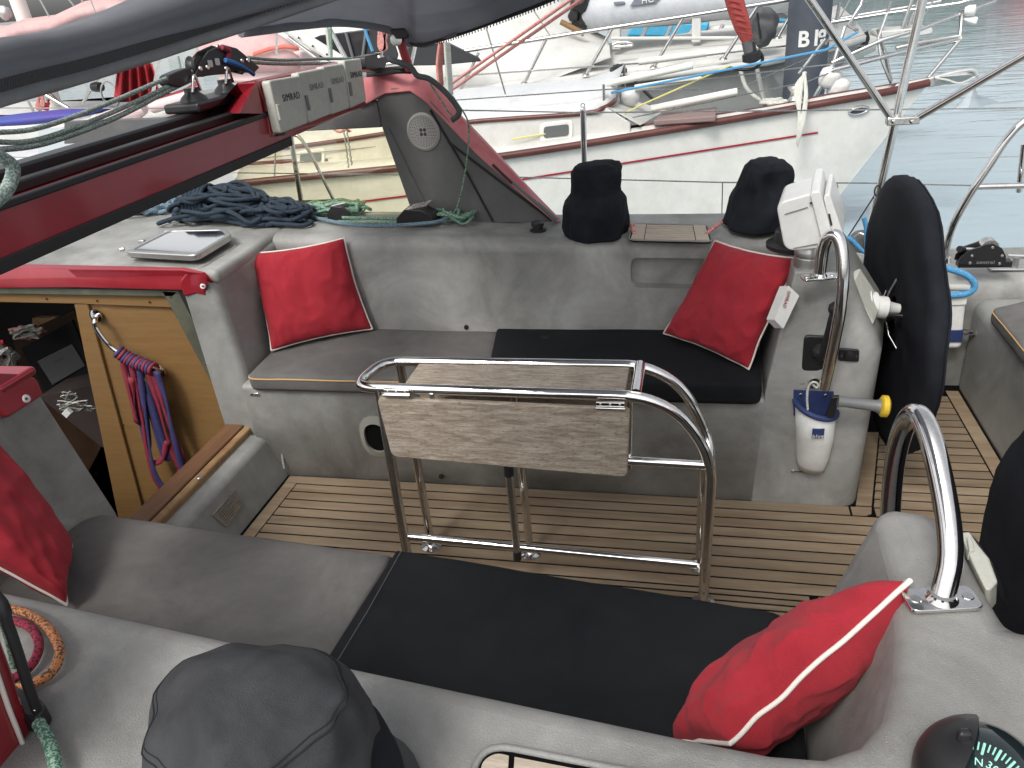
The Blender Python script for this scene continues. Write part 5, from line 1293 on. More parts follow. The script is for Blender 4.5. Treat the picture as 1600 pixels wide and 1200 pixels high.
for j in range(91):
    v = j/90; r = []
    for i in range(NR+1):
        u = i/NR; a = samp(full, u); b = samp(tops, u); p = a.lerp(b, v)
        p += V((0, 0, .05*math.sin(math.pi*v)))
        dv = (v*7+u*2.2); p += V((.010, -.006, -.012))*(abs(math.sin(dv*math.pi))**.5)*(.35+.65*v)*min(1, v*8)
        p += V((0, 0, .006))*noise.noise(p*9)
        r.append(p)
    rws.append(r)
gridsurf(rws, CANVAS, t2, 'panel')
tube('bow_tube', [p+V((.0, -.015, -.002)) for p in bot_], .014, CANVAS, t2, 10)
tube('edge_binding', [p+V((0, -.004, -.001)) for p in edge_], .0055, BLACK, t2, 8)
zs = []
P_ = smoothpath(edge_, 3)
for i in range(len(P_)-1):
    d = (P_[i+1]-P_[i]).normalized(); zs.append([P_[i]+V((0, 0, 0)), P_[i]+V((0, 0, -.013))])
zo = link('zip', tubes_me(zs, .002, 5), BLACK, t2); zo['kind'] = 'stuff'
fl = [aty(632, 45, 2.72), aty(655, 40, 2.70), aty(722, 22, 2.62), aty(712, 57, 2.64), aty(665, 69, 2.70), aty(640, 66, 2.73)]
prism('corner_flap', fl, (0, .006, 0), CANVAS, t2, .002)
t = thing('hood_hinge', 'red metal strut with hinge holding the canvas to the arch corner', 'strut', aty(632, 100, 2.8))
tube('strut', [aty(625, 62, 2.74), aty(640, 108, 2.80)], .016, mat('faded_red_strut', (.42, .06, .07), .5), t, 12)
lathe('hinge', aty(619, 62, 2.73), [(.020, 0), (.02, .008), (.008, .01)], STEEL, t, 18, V((.3, -1, 0)))
tube('brace', smoothpath([aty(636, 70, 2.82), aty(634, 90, 2.82), aty(645, 108, 2.84)], 4), .006, CHROME, t, 8)
box('clip', aty(627, 52, 2.74), (.03, .02, .016), BLACK, t)

# ================================================================ neighbouring yacht (white hull, maroon rail)
def cl(p, q, n=1): return p
NB = 'yacht'
t = thing('moored_yacht', 'white sailing yacht with maroon rub rail and red stripe moored alongside', 'yacht', (-1.5, 8.2, WZ))
sh = [atz(1450, 131, .50), atz(1385, 145, .46), atz(1300, 160, .42), atz(1200, 178, .36), atz(1000, 212, .27), atz(800, 243, .20), atz(620, 264, .17), atz(400, 285, .16), atz(100, 318, .16), atz(-300, 365, .17)]
cdir = V((1, .13, 0)).normalized(); bow = sh[0].copy()
stemfoot = atz(1235, 378, WZ); stemfoot = V((stemfoot.x, stemfoot.y+.25, WZ-.15))
def hullring(s, i):
    # from near sheer down to keel line and up the far side
    k = min(1, i/5.)
    # centre plane point under this station
    c0 = bow + cdir*((s-bow).dot(cdir)); half = abs((s-c0).dot(V((-cdir.y, cdir.x, 0))))
    c0 = c0
    nrm_ = V((cdir.y, -cdir.x, 0))
    zs_ = s.z
    r = []
    N_ = 8
    for j in range(N_+1):
        f = j/N_; z = zs_+(WZ-.25-zs_)*f
        # bow rake: shift aft with depth
        sh_ = (bow.x-stemfoot.x)*f*max(0, 1-i/4.5)
        wd = half*(1-(.55*(1-k)+.12*k)*f**1.6)
        r.append(c0+nrm_*wd-cdir*sh_+V((0, 0, z-c0.z)))
    return r, c0, half, nrm_
near_rows, far_rows, cents = [], [], []
dense = smoothpath(sh, 4)
HR = []
for i, s in enumerate(dense):
    r, c0, half, nn = hullring(s, i/4.); HR.append((r, c0, half, nn))
    cc0 = lambda p: p - nn*2*((p-c0).dot(nn))
    near_rows.append(r+[cc0(p) for p in reversed(r)])
n_ = len(near_rows[0])
me = rings_me(near_rows, cap=True, closed=True)
link('hull', me, GELW, t, smooth=60)
def nrail(inset, dz):
    a = [r[0]+(-nn)*inset+V((0, 0, dz)) for r, c0, h, nn in HR]; return a
rp_ = [r[0]+V((0, -.02, .01)) for r, c0, h, nn in HR]; fp_ = [r[0]-nn*2*h*0+V((0, 0, 0))-nn*(2*h) for r, c0, h, nn in HR]
tube('rub_rail', rp_, .033, MAROON, t, 10); tube('rub_rail', [p+V((0, .02, .01)) for p in fp_], .04, MAROON, t, 10)
# stripe lies 3 mm proud of the hull
def on_hull(px, py, off=.006):
    # intersect pixel ray with the near hull surface (nearest station/quad search)
    o, d = CAM, ray(px, py); best = None
    from mathutils.geometry import intersect_ray_tri
    for i in range(len(HR)-1):
        for j in range(8):
            a, b, c, e = HR[i][0][j], HR[i+1][0][j], HR[i+1][0][j+1], HR[i][0][j+1]
            for tri in ((a, b, c), (a, c, e)):
                h = intersect_ray_tri(*tri, d, o, True)
                if h and (best is None or (h-o).length < (best-o).length): best = h
    return (best - d.normalized()*off) if best else aty(px, py, 7.3)
def hull_strip(name, pts, w_, m_):
    P_ = [(on_hull(px, py-w_/2), on_hull(px, py+w_/2)) for px, py in pts]
    vs = [q for p in P_ for q in p]; fs = [(2*i, 2*i+1, 2*i+3, 2*i+2) for i in range(len(P_)-1)]
    me = bpy.data.meshes.new('s'); me.from_pydata([tuple(v) for v in vs], [], fs); o = link(name, me, m_, t); md = o.modifiers.new('s', 'SOLIDIFY'); md.thickness = .004; return o
hull_strip('stripe', [(1278-12*i, 207+12*i*.1585) for i in range(45)]+[(720-16*i, 295.5+16*i*.125) for i in range(0, 45)], 2.8, REDS)
hl = [on_hull(1342+15*math.cos(a), 173+5.5*math.sin(a)-3*math.cos(a), .01) for a in [2*math.pi*k/16 for k in range(16)]]
tube('hawse_hole', hl, .012, STEEL, t, 8, True); prism('hawse_recess', [p.lerp(sum(hl, V((0, 0, 0)))/16, .1) for p in hl], (0, .004, 0), INK, t, 0)
# deck
dk = [[r[0]-nn*.04+V((0, 0, -.02)), c0+V((0, 0, (r[0].z-c0.z)+.05)), r[0]-nn*(2*h-.04)+V((0, 0, -.02))] for r, c0, h, nn in HR]
gridsurf(dk, DECKW, t, 'deck')
# cabin trunk
YK = 7.35
def kb(px, py, y=YK): return aty(px, py, y)
side = [kb(-200, 290), kb(250, 247), kb(480, 226), kb(700, 193), kb(905, 178), kb(948, 168), kb(985, 192), kb(985, 235), kb(-200, 370)]
prism('cabin_side', side, (0, .05, 0), DECKW, t, .01)
topn = [kb(-200, 290), kb(250, 247), kb(480, 226), kb(700, 193), kb(905, 178), kb(945, 167), kb(962, 155, 7.6)]
rws = []
for p in topn: rws.append([p, p+V((.0, .25, .12)), p+V((0, .9, .2)), p+V((-.1, 1.5, .12)), p+V((-.1, 1.7, -.1))])
gridsurf(rws, mat('white_cabin_top', (.54, .55, .56), .5, 0, (.62, .63, .625), 3), t, 'cabin_top')
tube('trim', smoothpath([kb(-200, 291)]+[kb(px, py) for px, py in ((250, 248), (480, 227), (700, 194), (905, 178), (940, 170))]+[aty(958, 160, 7.5), aty(962, 152, 7.8)], 4), .022, MAROON, t, 8)
fr_ = [kb(945, 167), kb(985, 192), kb(985, 230), aty(1045, 190, 8.2), aty(1010, 165, 8.6), aty(962, 152, 7.9)]
link('cabin_front', mesh([kb(946, 166), kb(1000, 196), aty(1040, 172, 8.7), aty(966, 150, 8.4)], [(0, 1, 2, 3)]), DECKW, t, smooth=30)
def portlight(x, y, w_, h, sk=.0):
    q = lambda f, g, yy: kb(x+f*w_/2, y+g*h/2-f*sk, yy)
    o = prism('window_frame', roundpoly([q(-1, -1, YK-.012), q(1, -1, YK-.012), q(1, 1, YK-.012), q(-1, 1, YK-.012)], .05, 5), (0, .02, 0), WHITEP, t, .006, 2)
    prism('pane', roundpoly([q(-.75, -.6, YK-.02), q(.75, -.6, YK-.02), q(.75, .6, YK-.02), q(-.75, .6, YK-.02)], .03, 4), (0, .006, 0), PORT, o, .001)
portlight(869, 205, 52, 30, 3); portlight(485, 247, 44, 26, 3); portlight(345, 265, 34, 30, 4); portlight(625, 235, 24, 26, 3)
# foredeck items
hp_ = [atz(1021, 197, .33), atz(1038, 183, .33), atz(1120, 176, .36), atz(1118, 190, .36)]
prism('fore_hatch', hp_, (0, 0, .05), mat('brown_hatch_cover', (.22, .15, .14), .6), t, .01)
prism('red_hatch_cover', [kb(748, 170, 7.8), kb(765, 161, 8.0), kb(790, 160, 8.0), kb(780, 169, 7.8)], (0, .0, .04), PINK, t, .008)
prism('red_hatch_cover', [kb(774, 156, 8.2), kb(785, 149, 8.4), kb(806, 148, 8.4), kb(804, 155, 8.2)], (0, .0, .04), PINK, t, .008)
tube('grab_rail', [kb(700, 152, 8.3), kb(785, 147, 8.3)], .02, MAROON, t, 8)
for (x0, y0, x1, y1, yy) in ((943, 132, 945, 212, 7.45), (975, 100, 977, 165, 9.0), (1265, 165, 1300, 100, 8.0), (1248, 115, 1290, 60, 8.6)):
    tube('stanchion', [aty(x1, y1, yy), aty(x0, y0, yy)], .014, STEEL, t, 8)
wires = [[(-100, 245, 7.2), (400, 248, 7.3), (943, 193, 7.45), (1260, 128, 7.8), (1310, 108, 7.8)], [(-100, 290, 7.2), (400, 262, 7.3), (620, 233, 7.4), (800, 217, 7.4), (943, 194, 7.45)], [(-100, 214, 7.2), (945, 140, 7.45), (1000, 136, 7.6), (1300, 100, 7.9), (1420, 78, 8)],
         [(700, 152, 8.8), (800, 148, 9), (1000, 140, 9), (1150, 140, 9), (1300, 75, 9), (1500, 60, 8.2)]]
for wv in wires: tube('guard_wire', [aty(px, py, yy) for px, py, yy in wv], .006, STEEL, t, 6)
PAD = mat('cream_padding', (.70, .70, .62), .6, 0, (.76, .76, .7), 6)
for a, b, yy in (((998, 97), (1104, 83), 8.6), ((948, 131), (1082, 102), 7.7), ((992, 138), (1096, 121), 7.9), ((1017, 170), (1152, 143), 7.6)):
    tube('rail_padding', [aty(*a, yy), aty(*b, yy)], .032, PAD, t, 10)
# pulpit
pul = [([(1270, 158, 8.0), (1302, 100, 8.0), (1320, 42, 8.1)], .018), ([(1300, 98, 7.9), (1380, 62, 7.9), (1440, 45, 8.0), (1555, 2, 8.2)], .018), ([(1300, 35, 8.5), (1380, 22, 8.4), (1500, 5, 8.2), (1560, -15, 8.2)], .018),
       ([(1400, 75, 8.0), (1440, 66, 8.0), (1500, 57, 8.1), (1503, 15, 8.1)], .022), ([(1300, 110, 7.8), (1400, 84, 7.9), (1502, 60, 8.1)], .02), ([(1450, 122, 7.9), (1502, 60, 8.1)], .018), ([(1392, 128, 8), (1384, 88, 8), (1372, 45, 8)], .016),
       ([(1340, 48, 8.1), (1325, 40, 8.2), (1345, 8, 8.3), (1350, -10, 8.3)], .016), ([(1410, 45, 8.0), (1425, 0, 8.0)], .016)]
for pts, r in pul: tube('pulpit_tube', [aty(px, py, yy) for px, py, yy in pts], r, STEEL, t, 8)
for k in range(9): lathe('rope_turn', aty(1458+k*5, 69.5-k*1.1, 8.1), [(.03, 0), (.03, .02)], RWHITE, t, 10, V((1, 0, .2)))
tube('forestay', [aty(1197, 172, 8.0), aty(1188, 132, 8.0), aty(1183, 108, 8.0)], .02, GALV, t, 8)
lathe('furler_drum', aty(1175, 98, 8.0), [(.04, 0), (.085, .02), (.085, .08), (.05, .10), (.04, .18)], BLACK, t, 16, V((-.12, 0, 1)))
tube('drum_guard', smoothpath([aty(px, py, 8.0) for px, py in ((1135, 105), (1160, 109), (1180, 106), (1192, 92), (1185, 78))], 5), .014, BLACK, t, 8)
tube('furled_sail', [aty(px, py, 8.0) for px, py in ((1168, 64), (1160, 40), (1150, 10), (1138, -40))], [.05, .075, .08, .085], mat('red_sail_cover', (.36, .05, .045), .8, 0, (.44, .09, .075), 8), t, 14)
for k in range(7): tube('sail_tie', [aty(1165-k*4.2, 52-k*10, 7.95)+V((-.07, -.03, .02)), aty(1165-k*4.2, 52-k*10, 7.95)+V((.07, -.04, -.02))], .006, mat('red_tie', (.25, .03, .03), .8), t, 6)
tube('furled_sail_neck', [aty(1168, 64, 8.0), aty(1172, 82, 8.0)], .055, PBAG, t, 10)
tube('control_line', [aty(px, py, yy) for px, py, yy in ((955, 145, 7.5), (1140, 108, 7.7), (1290, 78, 7.9), (1340, 50, 8.0))], .011, RSKY, t, 6)
tube('control_line', [aty(px, py, yy) for px, py, yy in ((800, 218, 7.3), (945, 193, 7.4), (1000, 165, 7.5), (1140, 103, 7.8))], .008, mat('yellow_line', (.6, .55, .2), .7), t, 6)
tube('chain', [aty(px, py, 7.9) for px, py in ((1183, 108), (1187, 135), (1197, 172))], .018, GALV, t, 6)
tube('dock_line', smoothpath([aty(px, py, yy) for px, py, yy in ((1157, 110, 8.5), (1165, 135, 8.4), (1182, 153, 8.0), (1200, 158, 7.9))], 5), .02, RWHITE, t, 8)
tube('halyard', [aty(1386, 20, 8.0), aty(1372, 60, 7.95), aty(1376, 90, 7.9), aty(1392, 130, 7.9)], .012, STEEL, t, 6)
# anchor on its roller
ag = lambda px, py, o=0.: aty(px, py, 7.75+o)
prism('bow_roller', [ag(1440, 128), ag(1462, 118), ag(1500, 109), ag(1515, 108), ag(1520, 114), ag(1508, 122), ag(1480, 132), ag(1450, 137)], (0, .06, 0), GALV, t, .01)
tube('anchor_shank', smoothpath([ag(1460, 122, -.05), ag(1490, 114, -.05), ag(1520, 110, -.05), ag(1528, 120, -.05)], 5), .018, GALV, t, 10)
prism('anchor_fluke', [ag(1470, 120, -.08), ag(1512, 117, -.12), ag(1526, 120, -.02), ag(1505, 131, .05), ag(1478, 133, .02)], (0, .04, .02), GALV, t, .008)
tube('anchor_chain', smoothpath([ag(1462, 122, -.09), ag(1480, 125, -.09), ag(1500, 130, -.09), ag(1524, 120, -.09)], 5), .009, RWHITE, t, 6)
t = thing('plastic_bag', 'clear plastic bag tied under the anchor of the white yacht', 'bag', ag(1525, 140))
def blob(c, rx, ry, rz, seed, amp=.3):
    rs = []
    for i in range(13):
        th = math.pi*i/12; rs.append([c+V((math.sin(th)*math.cos(a)*rx, math.sin(th)*math.sin(a)*ry, math.cos(th)*rz))*(1+amp*noise.noise(V((math.sin(th)*math.cos(a)*2, math.sin(th)*math.sin(a)*2, math.cos(th)*2+seed)))) for a in [2*math.pi*k/22 for k in range(22)]])
    return rings_me(rs, cap=False)
BAGM = mat('bag_film', (.6, .64, .66), .15); BAGM.node_tree.nodes['Principled BSDF'].inputs['Alpha'].default_value = .45
vs = [ag(1520, 138), ag(1526, 138), ag(1500, 160), ag(1486, 174), ag(1530, 167), ag(1562, 160), ag(1545, 153), ag(1528, 148)]
link('film', mesh([ag(1522, 136), ag(1502, 156, -.08), ag(1486, 174, -.05), ag(1512, 171, -.15), ag(1535, 167, .06), ag(1561, 159, -.06), ag(1548, 153, .1), ag(1529, 149, -.08), ag(1515, 160, .12)], [(0, 1, 2), (0, 2, 3), (0, 3, 4), (0, 4, 7), (7, 4, 5), (7, 5, 6), (0, 7, 8), (8, 7, 6), (1, 8, 2), (3, 8, 4)]), BAGM, t)
tube('knot', [ag(1526, 125, -.05), ag(1523, 138)], .012, CLEAR, t, 8)
# fenders, winch, coiled line on the foredeck
for i, (px, py, lab) in enumerate(((1291, 122, 'left and higher of the two white round fenders on the yacht foredeck'), (1304, 137, 'right and lower of the two white round fenders on the yacht foredeck'))):
    t = thing('fender', lab, 'fender', aty(px, py+15, 7.9), 'white fenders on the foredeck')
    lathe('ball', aty(px, py+14, 7.9), [(.05, 0), (.08, .015), (.09, .05), (.095, .11), (.085, .15), (.045, .17), (.01, .172)], WHITEP, t, 20, V((.25, -.2, 1)))
    lathe('neck', aty(px, py+16, 7.9), [(.03, 0), (.03, .03)], WHITEP, t, 10)
t = thing('windlass', 'polished windlass on the white yacht foredeck behind the hanging rope', 'windlass', aty(1242, 160, 7.8))
lathe('drum', aty(1243, 162, 7.8), [(.07, 0), (.09, .02), (.06, .05), (.05, .10), (.08, .14), (.07, .16), (.01, .165)], CHROME, t, 18)
t = thing('hanging_rope', 'cream rope coil hanging over the maroon rail near the yacht bow', 'rope', aty(1250, 170, 7.4))
for k in range(5): tube('loop', smoothpath([aty(1256+k*.8, 113, 7.55), aty(1252-k*2.5, 140, 7.45), aty(1248+k, 190, 7.30), aty(1246+k, 228-k*4, 7.28), aty(1252+k, 190, 7.30), aty(1258+k*.6, 150, 7.42), aty(1257, 114, 7.55)], 4), .012, RWHITE, t, 6)
t = thing('rope_bundle', 'loose white ropes heaped on the yacht foredeck left of the windlass', 'rope', aty(1215, 160, 7.8)); scribble('rope', aty(1210, 160, 7.8), (.14, 0, 0), (0, .2, 0), 12, .016, RWHITE, t)
scribble('rope', aty(1318, 150, 7.8), (.12, 0, 0), (0, .2, 0), 10, .016, RWHITE, t)
tag(box('blue_box', aty(1291, 152, 7.75), (.06, .05, .02), NAVY), 'small blue box under the white fenders on the foredeck', 'box')
t_ = lathe('deck_vent', aty(985, 180, 8.0), [(.04, 0), (.04, .10), (.09, .14), (.10, .20), (.07, .25), (.01, .27)], WHITEP, None, 18, V((0, -.3, 1))); tag(t_, 'white mushroom vent on the foredeck before the cabin', 'vent')

# ================================================================ second row: motor yacht under shrink wrap
Y2 = 9.6
t = thing('motor_yacht', 'white motor yacht with steel side rail and grey lower hull behind the near yacht', 'motor yacht', (-1, 10, WZ))
e2 = [(500, 178), (690, 156), (800, 145), (1000, 121), (1200, 96), (1300, 74), (1352, 58)]
ed = [aty(px, py, Y2+.10*max(0, px-1150)/20) for px, py in e2]
rws = []
for i, p in enumerate(ed):
    f = i/(len(ed)-1); b_ = p.copy(); b_.z = WZ-.2; b_.x -= .9*(f > .7)*(f-.7)/.3*1.4; b_.y += .5
    rws.append([p+V((0, .05, .03)), p+V((0, -.05, .02)), p+V((0, -.05, -.04)), p+V((0, .06, -.05)), p.lerp(b_, .5)+V((0, .05, 0)), b_])
gridsurf([[r[0], r[1], r[2], r[3]] for r in rws], DECKW, t, 'rub_strake')
gridsurf([[r[3], r[4], r[5]] for r in rws], HULLG, t, 'hull')
gridsurf([[r[0], r[0]+V((0, .8, .12)), r[0]+V((0, 2.2, .22)), r[0]+V((-.3*(i > 4), 4.0-1.2*(i > 4)-1.2*(i > 5), .0))] for i, r in enumerate(rws)], DECKW, t, 'deck')
lathe('hull_drain', aty(930, 139, Y2+.08), [(.02, 0), (.015, .01)], INK, t, 10, V((0, -1, 0)))
rail = [(560, 108), (700, 84), (800, 68), (957, 43), (1070, 26), (1200, 5), (1320, -14)]
tube('side_rail', [aty(px, py, Y2+.15) for px, py in rail], .024, STEEL, t, 8)
for a, b in (((853, 62), (819, 131)), ((957, 44), (915, 118)), ((1068, 27), (1021, 106)), ((1184, 9), (1130, 93)), ((748, 82), (715, 152)), ((1250, -3), (1215, 60))):
    tube('stanchion', [aty(*b, Y2+.15), aty(*a, Y2+.15)], .02, STEEL, t, 8)
    lathe('stanchion_foot', aty(*b, Y2+.15), [(.05, 0), (.04, .015), (.02, .03)], STEEL, t, 12)
tube('lower_wire', [aty(700, 120, Y2+.12), aty(1000, 99, Y2+.12), aty(1310, 62, Y2+.2)], .01, STEEL, t, 6)
for x_, y0, y1, d_ in ((963, 45, 72, 10.8), (1088, 30, 64, 10.8)): box('cradle_post', aty(x_, (y0+y1)/2, d_), (.055, .05, .14), DECKW, t, .01)
tube('cradle_bar', [aty(955, 60, 10.6), aty(1200, 59, 10.6)], .02, DECKW, t, 8)
tube('cleat', smoothpath([aty(px, py, 10.2) for px, py in ((957, 70), (968, 66), (985, 67), (987, 71), (960, 73))], 4), .016, STEEL, t, 8)
tube('dock_line', smoothpath([aty(px, py, 9.4) for px, py in ((985, 118), (1000, 135), (1022, 157))], 4), .018, INK, t, 8)
scribble('line_turns', aty(967, 109, 9.6), (.10, 0, 0), (0, .05, .05), 9, .022, BLACK, t)
# shrink wrapped superstructure
t = thing('shrink_wrap_cover', 'large white plastic wrapped superstructure with dark windows showing at its left', 'boat cover', aty(750, 100, 10.5))
wrp = []
ws = [((420, 30), (420, 160)), ((480, 2), (480, 165)), ((560, -25), (560, 165)), ((640, -50), (650, 160)), ((760, -60), (740, 152)), ((850, -30), (800, 146)), ((885, 10), (850, 128)), ((925, 45), (900, 110)), ((950, 58), (960, 90))]
for i, (a, b) in enumerate(ws):
    p, q = aty(a[0], a[1], 11.2), aty(b[0], b[1], Y2+.35); r = []
    for k in range(12):
        f = k/11; s = p.lerp(q, f); s += V((0, -.28*math.sin(math.pi*f)*(1-i/9), 0)); s += V((0, .16*noise.noise(V((i*1.3, f*4, 0))), .06*noise.noise(V((i*1.9, f*5, 3))))); r.append(s)
    wrp.append(r)
o = gridsurf(wrp, WRAP, t, 'wrap'); md = o.modifiers.new('sub', 'SUBSURF'); md.levels = 2; md.render_levels = 2
def dwin(pts, y): return prism('window', [aty(px, py, y) for px, py in pts], (0, .03, 0), SMOKE, t, .01)
dwin([(484, 62), (500, 55), (588, 44), (612, 55), (622, 85), (618, 100), (540, 104), (500, 92)], 9.75); dwin([(636, 68), (700, 66), (748, 90), (752, 96), (690, 102), (640, 103)], 9.7)
tube('window_bar', [aty(540, 50, 9.72), aty(552, 92, 9.72)], .02, GREYP, t, 6); tube('window_bar', [aty(572, 48, 9.72), aty(566, 92, 9.72)], .02, GREYP, t, 6)
# inflatable tender on the foredeck
t = thing('inflatable_dinghy', 'grey inflatable dinghy stowed on the motor yacht foredeck', 'dinghy', aty(1040, 30, 11.2))
tb = [aty(px, py, yy) for px, py, yy in ((928, 8, 11.6), (922, 16, 11.2), (940, 19, 10.95), (1050, 8, 10.9), (1180, -6, 10.9), (1300, -22, 10.9))]
tube('tube', smoothpath(tb, 8), [.05+.17*min(1, i/10.) for i in range(41)], DINGY, t, 22)
tube('rubbing_strake', [p+V((0, -.19, -.05)) for p in smoothpath(tb[2:], 6)], .022, DINGD, t, 8); tube('rubbing_strake', [p+V((0, -.20, -.02)) for p in smoothpath(tb[2:], 6)], .012, DINGD, t, 8)
rib_ = smoothpath([aty(930, 36, 11.4), aty(1050, 30, 11.2), aty(1200, 12, 11.0), aty(1300, 0, 11.0)], 6)
gridsurf([[p+V((0, -.16, .12)), p+V((0, -.10, -.01)), p+V((0, .1, -.08)), p+V((0, .5, .0))] for p in rib_], DECKW, t, 'hull')
prism('badge', [aty(px, py, 10.66) for px, py in ((984, 10), (994, -6), (1034, -10), (1024, 5))], (0, .02, 0), DINGD, t, .004)
text('badge_lettering', 'HIGHFIELD'[:0]+'HG', .10, aty(1012, 0, 10.63), V((1, 0, .09)), V((0, 0, 1)), WHITEP, t)
prism('handle', roundpoly([aty(px, py, 10.68) for px, py in ((958, 3), (976, 2), (977, 6), (960, 8))], .02), (0, .02, 0), DINGD, t, .006)
t = thing('outboard_motor', 'black outboard motor hanging beside the grey dinghy stern', 'outboard', aty(905, 20, 11))
link('cowl', blob(aty(908, 2, 10.9), .14, .16, .16, 3), BLACK, t, smooth=180); tube('leg', [aty(908, 8, 10.9), aty(912, 38, 10.9)], .07, BLACK, t, 10); prism('bracket', [aty(px, py, 10.8) for px, py in ((886, 25), (895, 8), (905, 12), (902, 32), (890, 34))], (0, .15, 0), BLACK, t, .02)
tube('skeg', [aty(895, 32, 10.9), aty(918, 40, 10.9)], .05, BLACK, t, 8)
t_ = tube('wooden_pole', [aty(876, 34, 10.6), aty(913, 53, 10.6)], .035, OAK, None, 8); tag(t_, 'short pale wooden pole lying on the white wrap by the outboard', 'pole')
tag(prism('blue_hull_cover', [aty(px, py, 13) for px, py in ((978, 58), (990, 36), (1110, 34), (1104, 52), (1080, 60))], (0, 1.2, 0), BLUEC, None, .04), 'bright blue boat cover seen under the grey dinghy', 'boat cover')
t = thing('motor_boat', 'low white boat beyond the motor yacht with silver deck tubes', 'boat', aty(1150, 55, 14)); prism('hull', [aty(px, py, 14) for px, py in ((1080, 62), (1080, 46), (1130, 40), (1200, 44), (1200, 62))], (0, 1.5, 0), GELW, t, .06)
for a, b in (((1003, 58), (1012, 38)), ((1040, 58), (1050, 38)), ((1075, 58), (1082, 46)), ((1120, 58), (1130, 38))): tube('rail_post', [aty(*a, 12.8), aty(*b, 12.8)], .03, STEEL, t, 8)
# piling with its mark
t = thing('piling', 'thick dark grey mooring piling painted with the white mark B 18', 'piling', (aty(1265, 150, 9.55).x, 9.5, WZ))
pl_, pr_ = aty(1229, 100, 9.2), aty(1297, 100, 9.2); cx_ = (pl_.x+pr_.x)/2; rr2 = (pr_.x-pl_.x)/2
lathe('post', (cx_, 9.2+rr2, WZ-1.5), [(rr2, 0), (rr2, 6)], PILE, t, 40)
def on_pile(ch, px, py, size):
    a = math.asin(max(-1, min(1, (px-1263)/34))); p = V((cx_+math.sin(a)*(rr2+.004), 9.2+rr2-math.cos(a)*(rr2+.004), aty(px, py, 9.25).z))
    text('lettering', ch, size, p, V((math.cos(a), math.sin(a), 0)), V((0, 0, 1)), WHITEP, t, bold=.006)
on_pile('B', 1253, 62, .21); on_pile('1', 1272, 60, .21); on_pile('8', 1281, 60, .21)
# grey tender with screen left of the piling, grey bag
t = thing('speedboat', 'grey speedboat with windscreen and pale blue trim left of the piling', 'speedboat', aty(1215, 40, 12))
prism('hull', [aty(px, py, 12) for px, py in ((1160, 22), (1200, 16), (1236, 24), (1240, 56), (1200, 60), (1165, 56))], (0, 1.6, 0), PBAG, t, .1, 4)
tube('trim', [aty(px, py, 11.95) for px, py in ((1165, 28), (1200, 30), (1238, 33))], .02, BLUEC, t, 6)
link('windscreen', mesh([aty(1190, 18, 12.1), aty(1226, 14, 12.1), aty(1236, 26, 12), aty(1200, 24, 12)], [(0, 1, 2, 3)]), CLEAR, t)
for a, b in (((1190, 18), (1226, 2)), ((1226, 2), (1238, 24)), ((1210, 14), (1216, 4))): tube('screen_frame', [aty(*a, 12), aty(*b, 12)], .022, STEEL, t, 6)
prism('handle', [aty(px, py, 11.93) for px, py in ((1205, 45), (1230, 45), (1229, 49), (1207, 49))], (0, .03, 0), BLACK, t, .01)
t = thing('deck_bag', 'dark grey bag strapped on the motor yacht rail left of the piling', 'bag', aty(1195, 45, 9.9)); link('sack', blob(aty(1192, 42, 9.95), .16, .14, .20, 8), PBAG, t, smooth=180); tube('strap', [aty(1183, 20, 9.8), aty(1188, 60, 9.8)], .012, BLACK, t, 6)
# bow of the far white boat with its platform behind the piling
t = thing('cruiser_bow', 'bow of a white cruiser with railed platform behind the piling', 'boat', aty(1330, 70, 12))
tube('rail', [aty(px, py, 11.2) for px, py in ((1300, 32), (1352, 22), (1440, 8), (1470, 2))], .024, STEEL, t, 8)
rws = []
for i, (px, py) in enumerate(((1180, 66), (1260, 58), (1320, 55), (1370, 58))):
    p = aty(px, py, 11); rws.append([p+V((0, 2, 0)), p, p+V((0, -.02, -.15)), p+V((-.25*i, .2, -.55))])
gridsurf(rws, GELW, t, 'hull'); gridsurf([[r[3]+V((0, .002, 0)), r[3]+V((-.4, .3, -1.0))] for r in rws], HULLG, t, 'lower_hull')
prism('platform', roundpoly([aty(px, py, 11.0) for px, py in ((1370, 50), (1457, 42), (1458, 53), (1372, 66))], .05), (0, .5, 0), DECKW, t, .02)
for a, b in (((1330, 52), (1342, 8)), ((1378, 48), (1392, 2)), ((1412, 45), (1426, -2)), ((1418, 45), (1436, 0)), ((1302, 60), (1312, 4))): tube('rail_post', [aty(*a, 11.1), aty(*b, 11.1)], .02, STEEL, t, 8)
tube('anchor_hook', smoothpath([aty(px, py, 10.9) for px, py in ((1352, 50), (1355, 62), (1348, 72), (1340, 76))], 4), .03, BLACK, t, 8)
t = thing('nav_light', 'small white bow light and spotlight on the pulpit at top right', 'lamp', aty(1512, 25, 8.1)); lathe('lamp', aty(1507, 17, 8.1), [(.03, 0), (.045, .03), (.045, .08), (.02, .09)], WHITEP, t, 16, V((1, -.3, 0))); prism('shade', [aty(px, py, 8.05) for px, py in ((1506, 30), (1530, 26), (1526, 40), (1512, 36))], (0, .1, 0), WHITEP, t, .015)
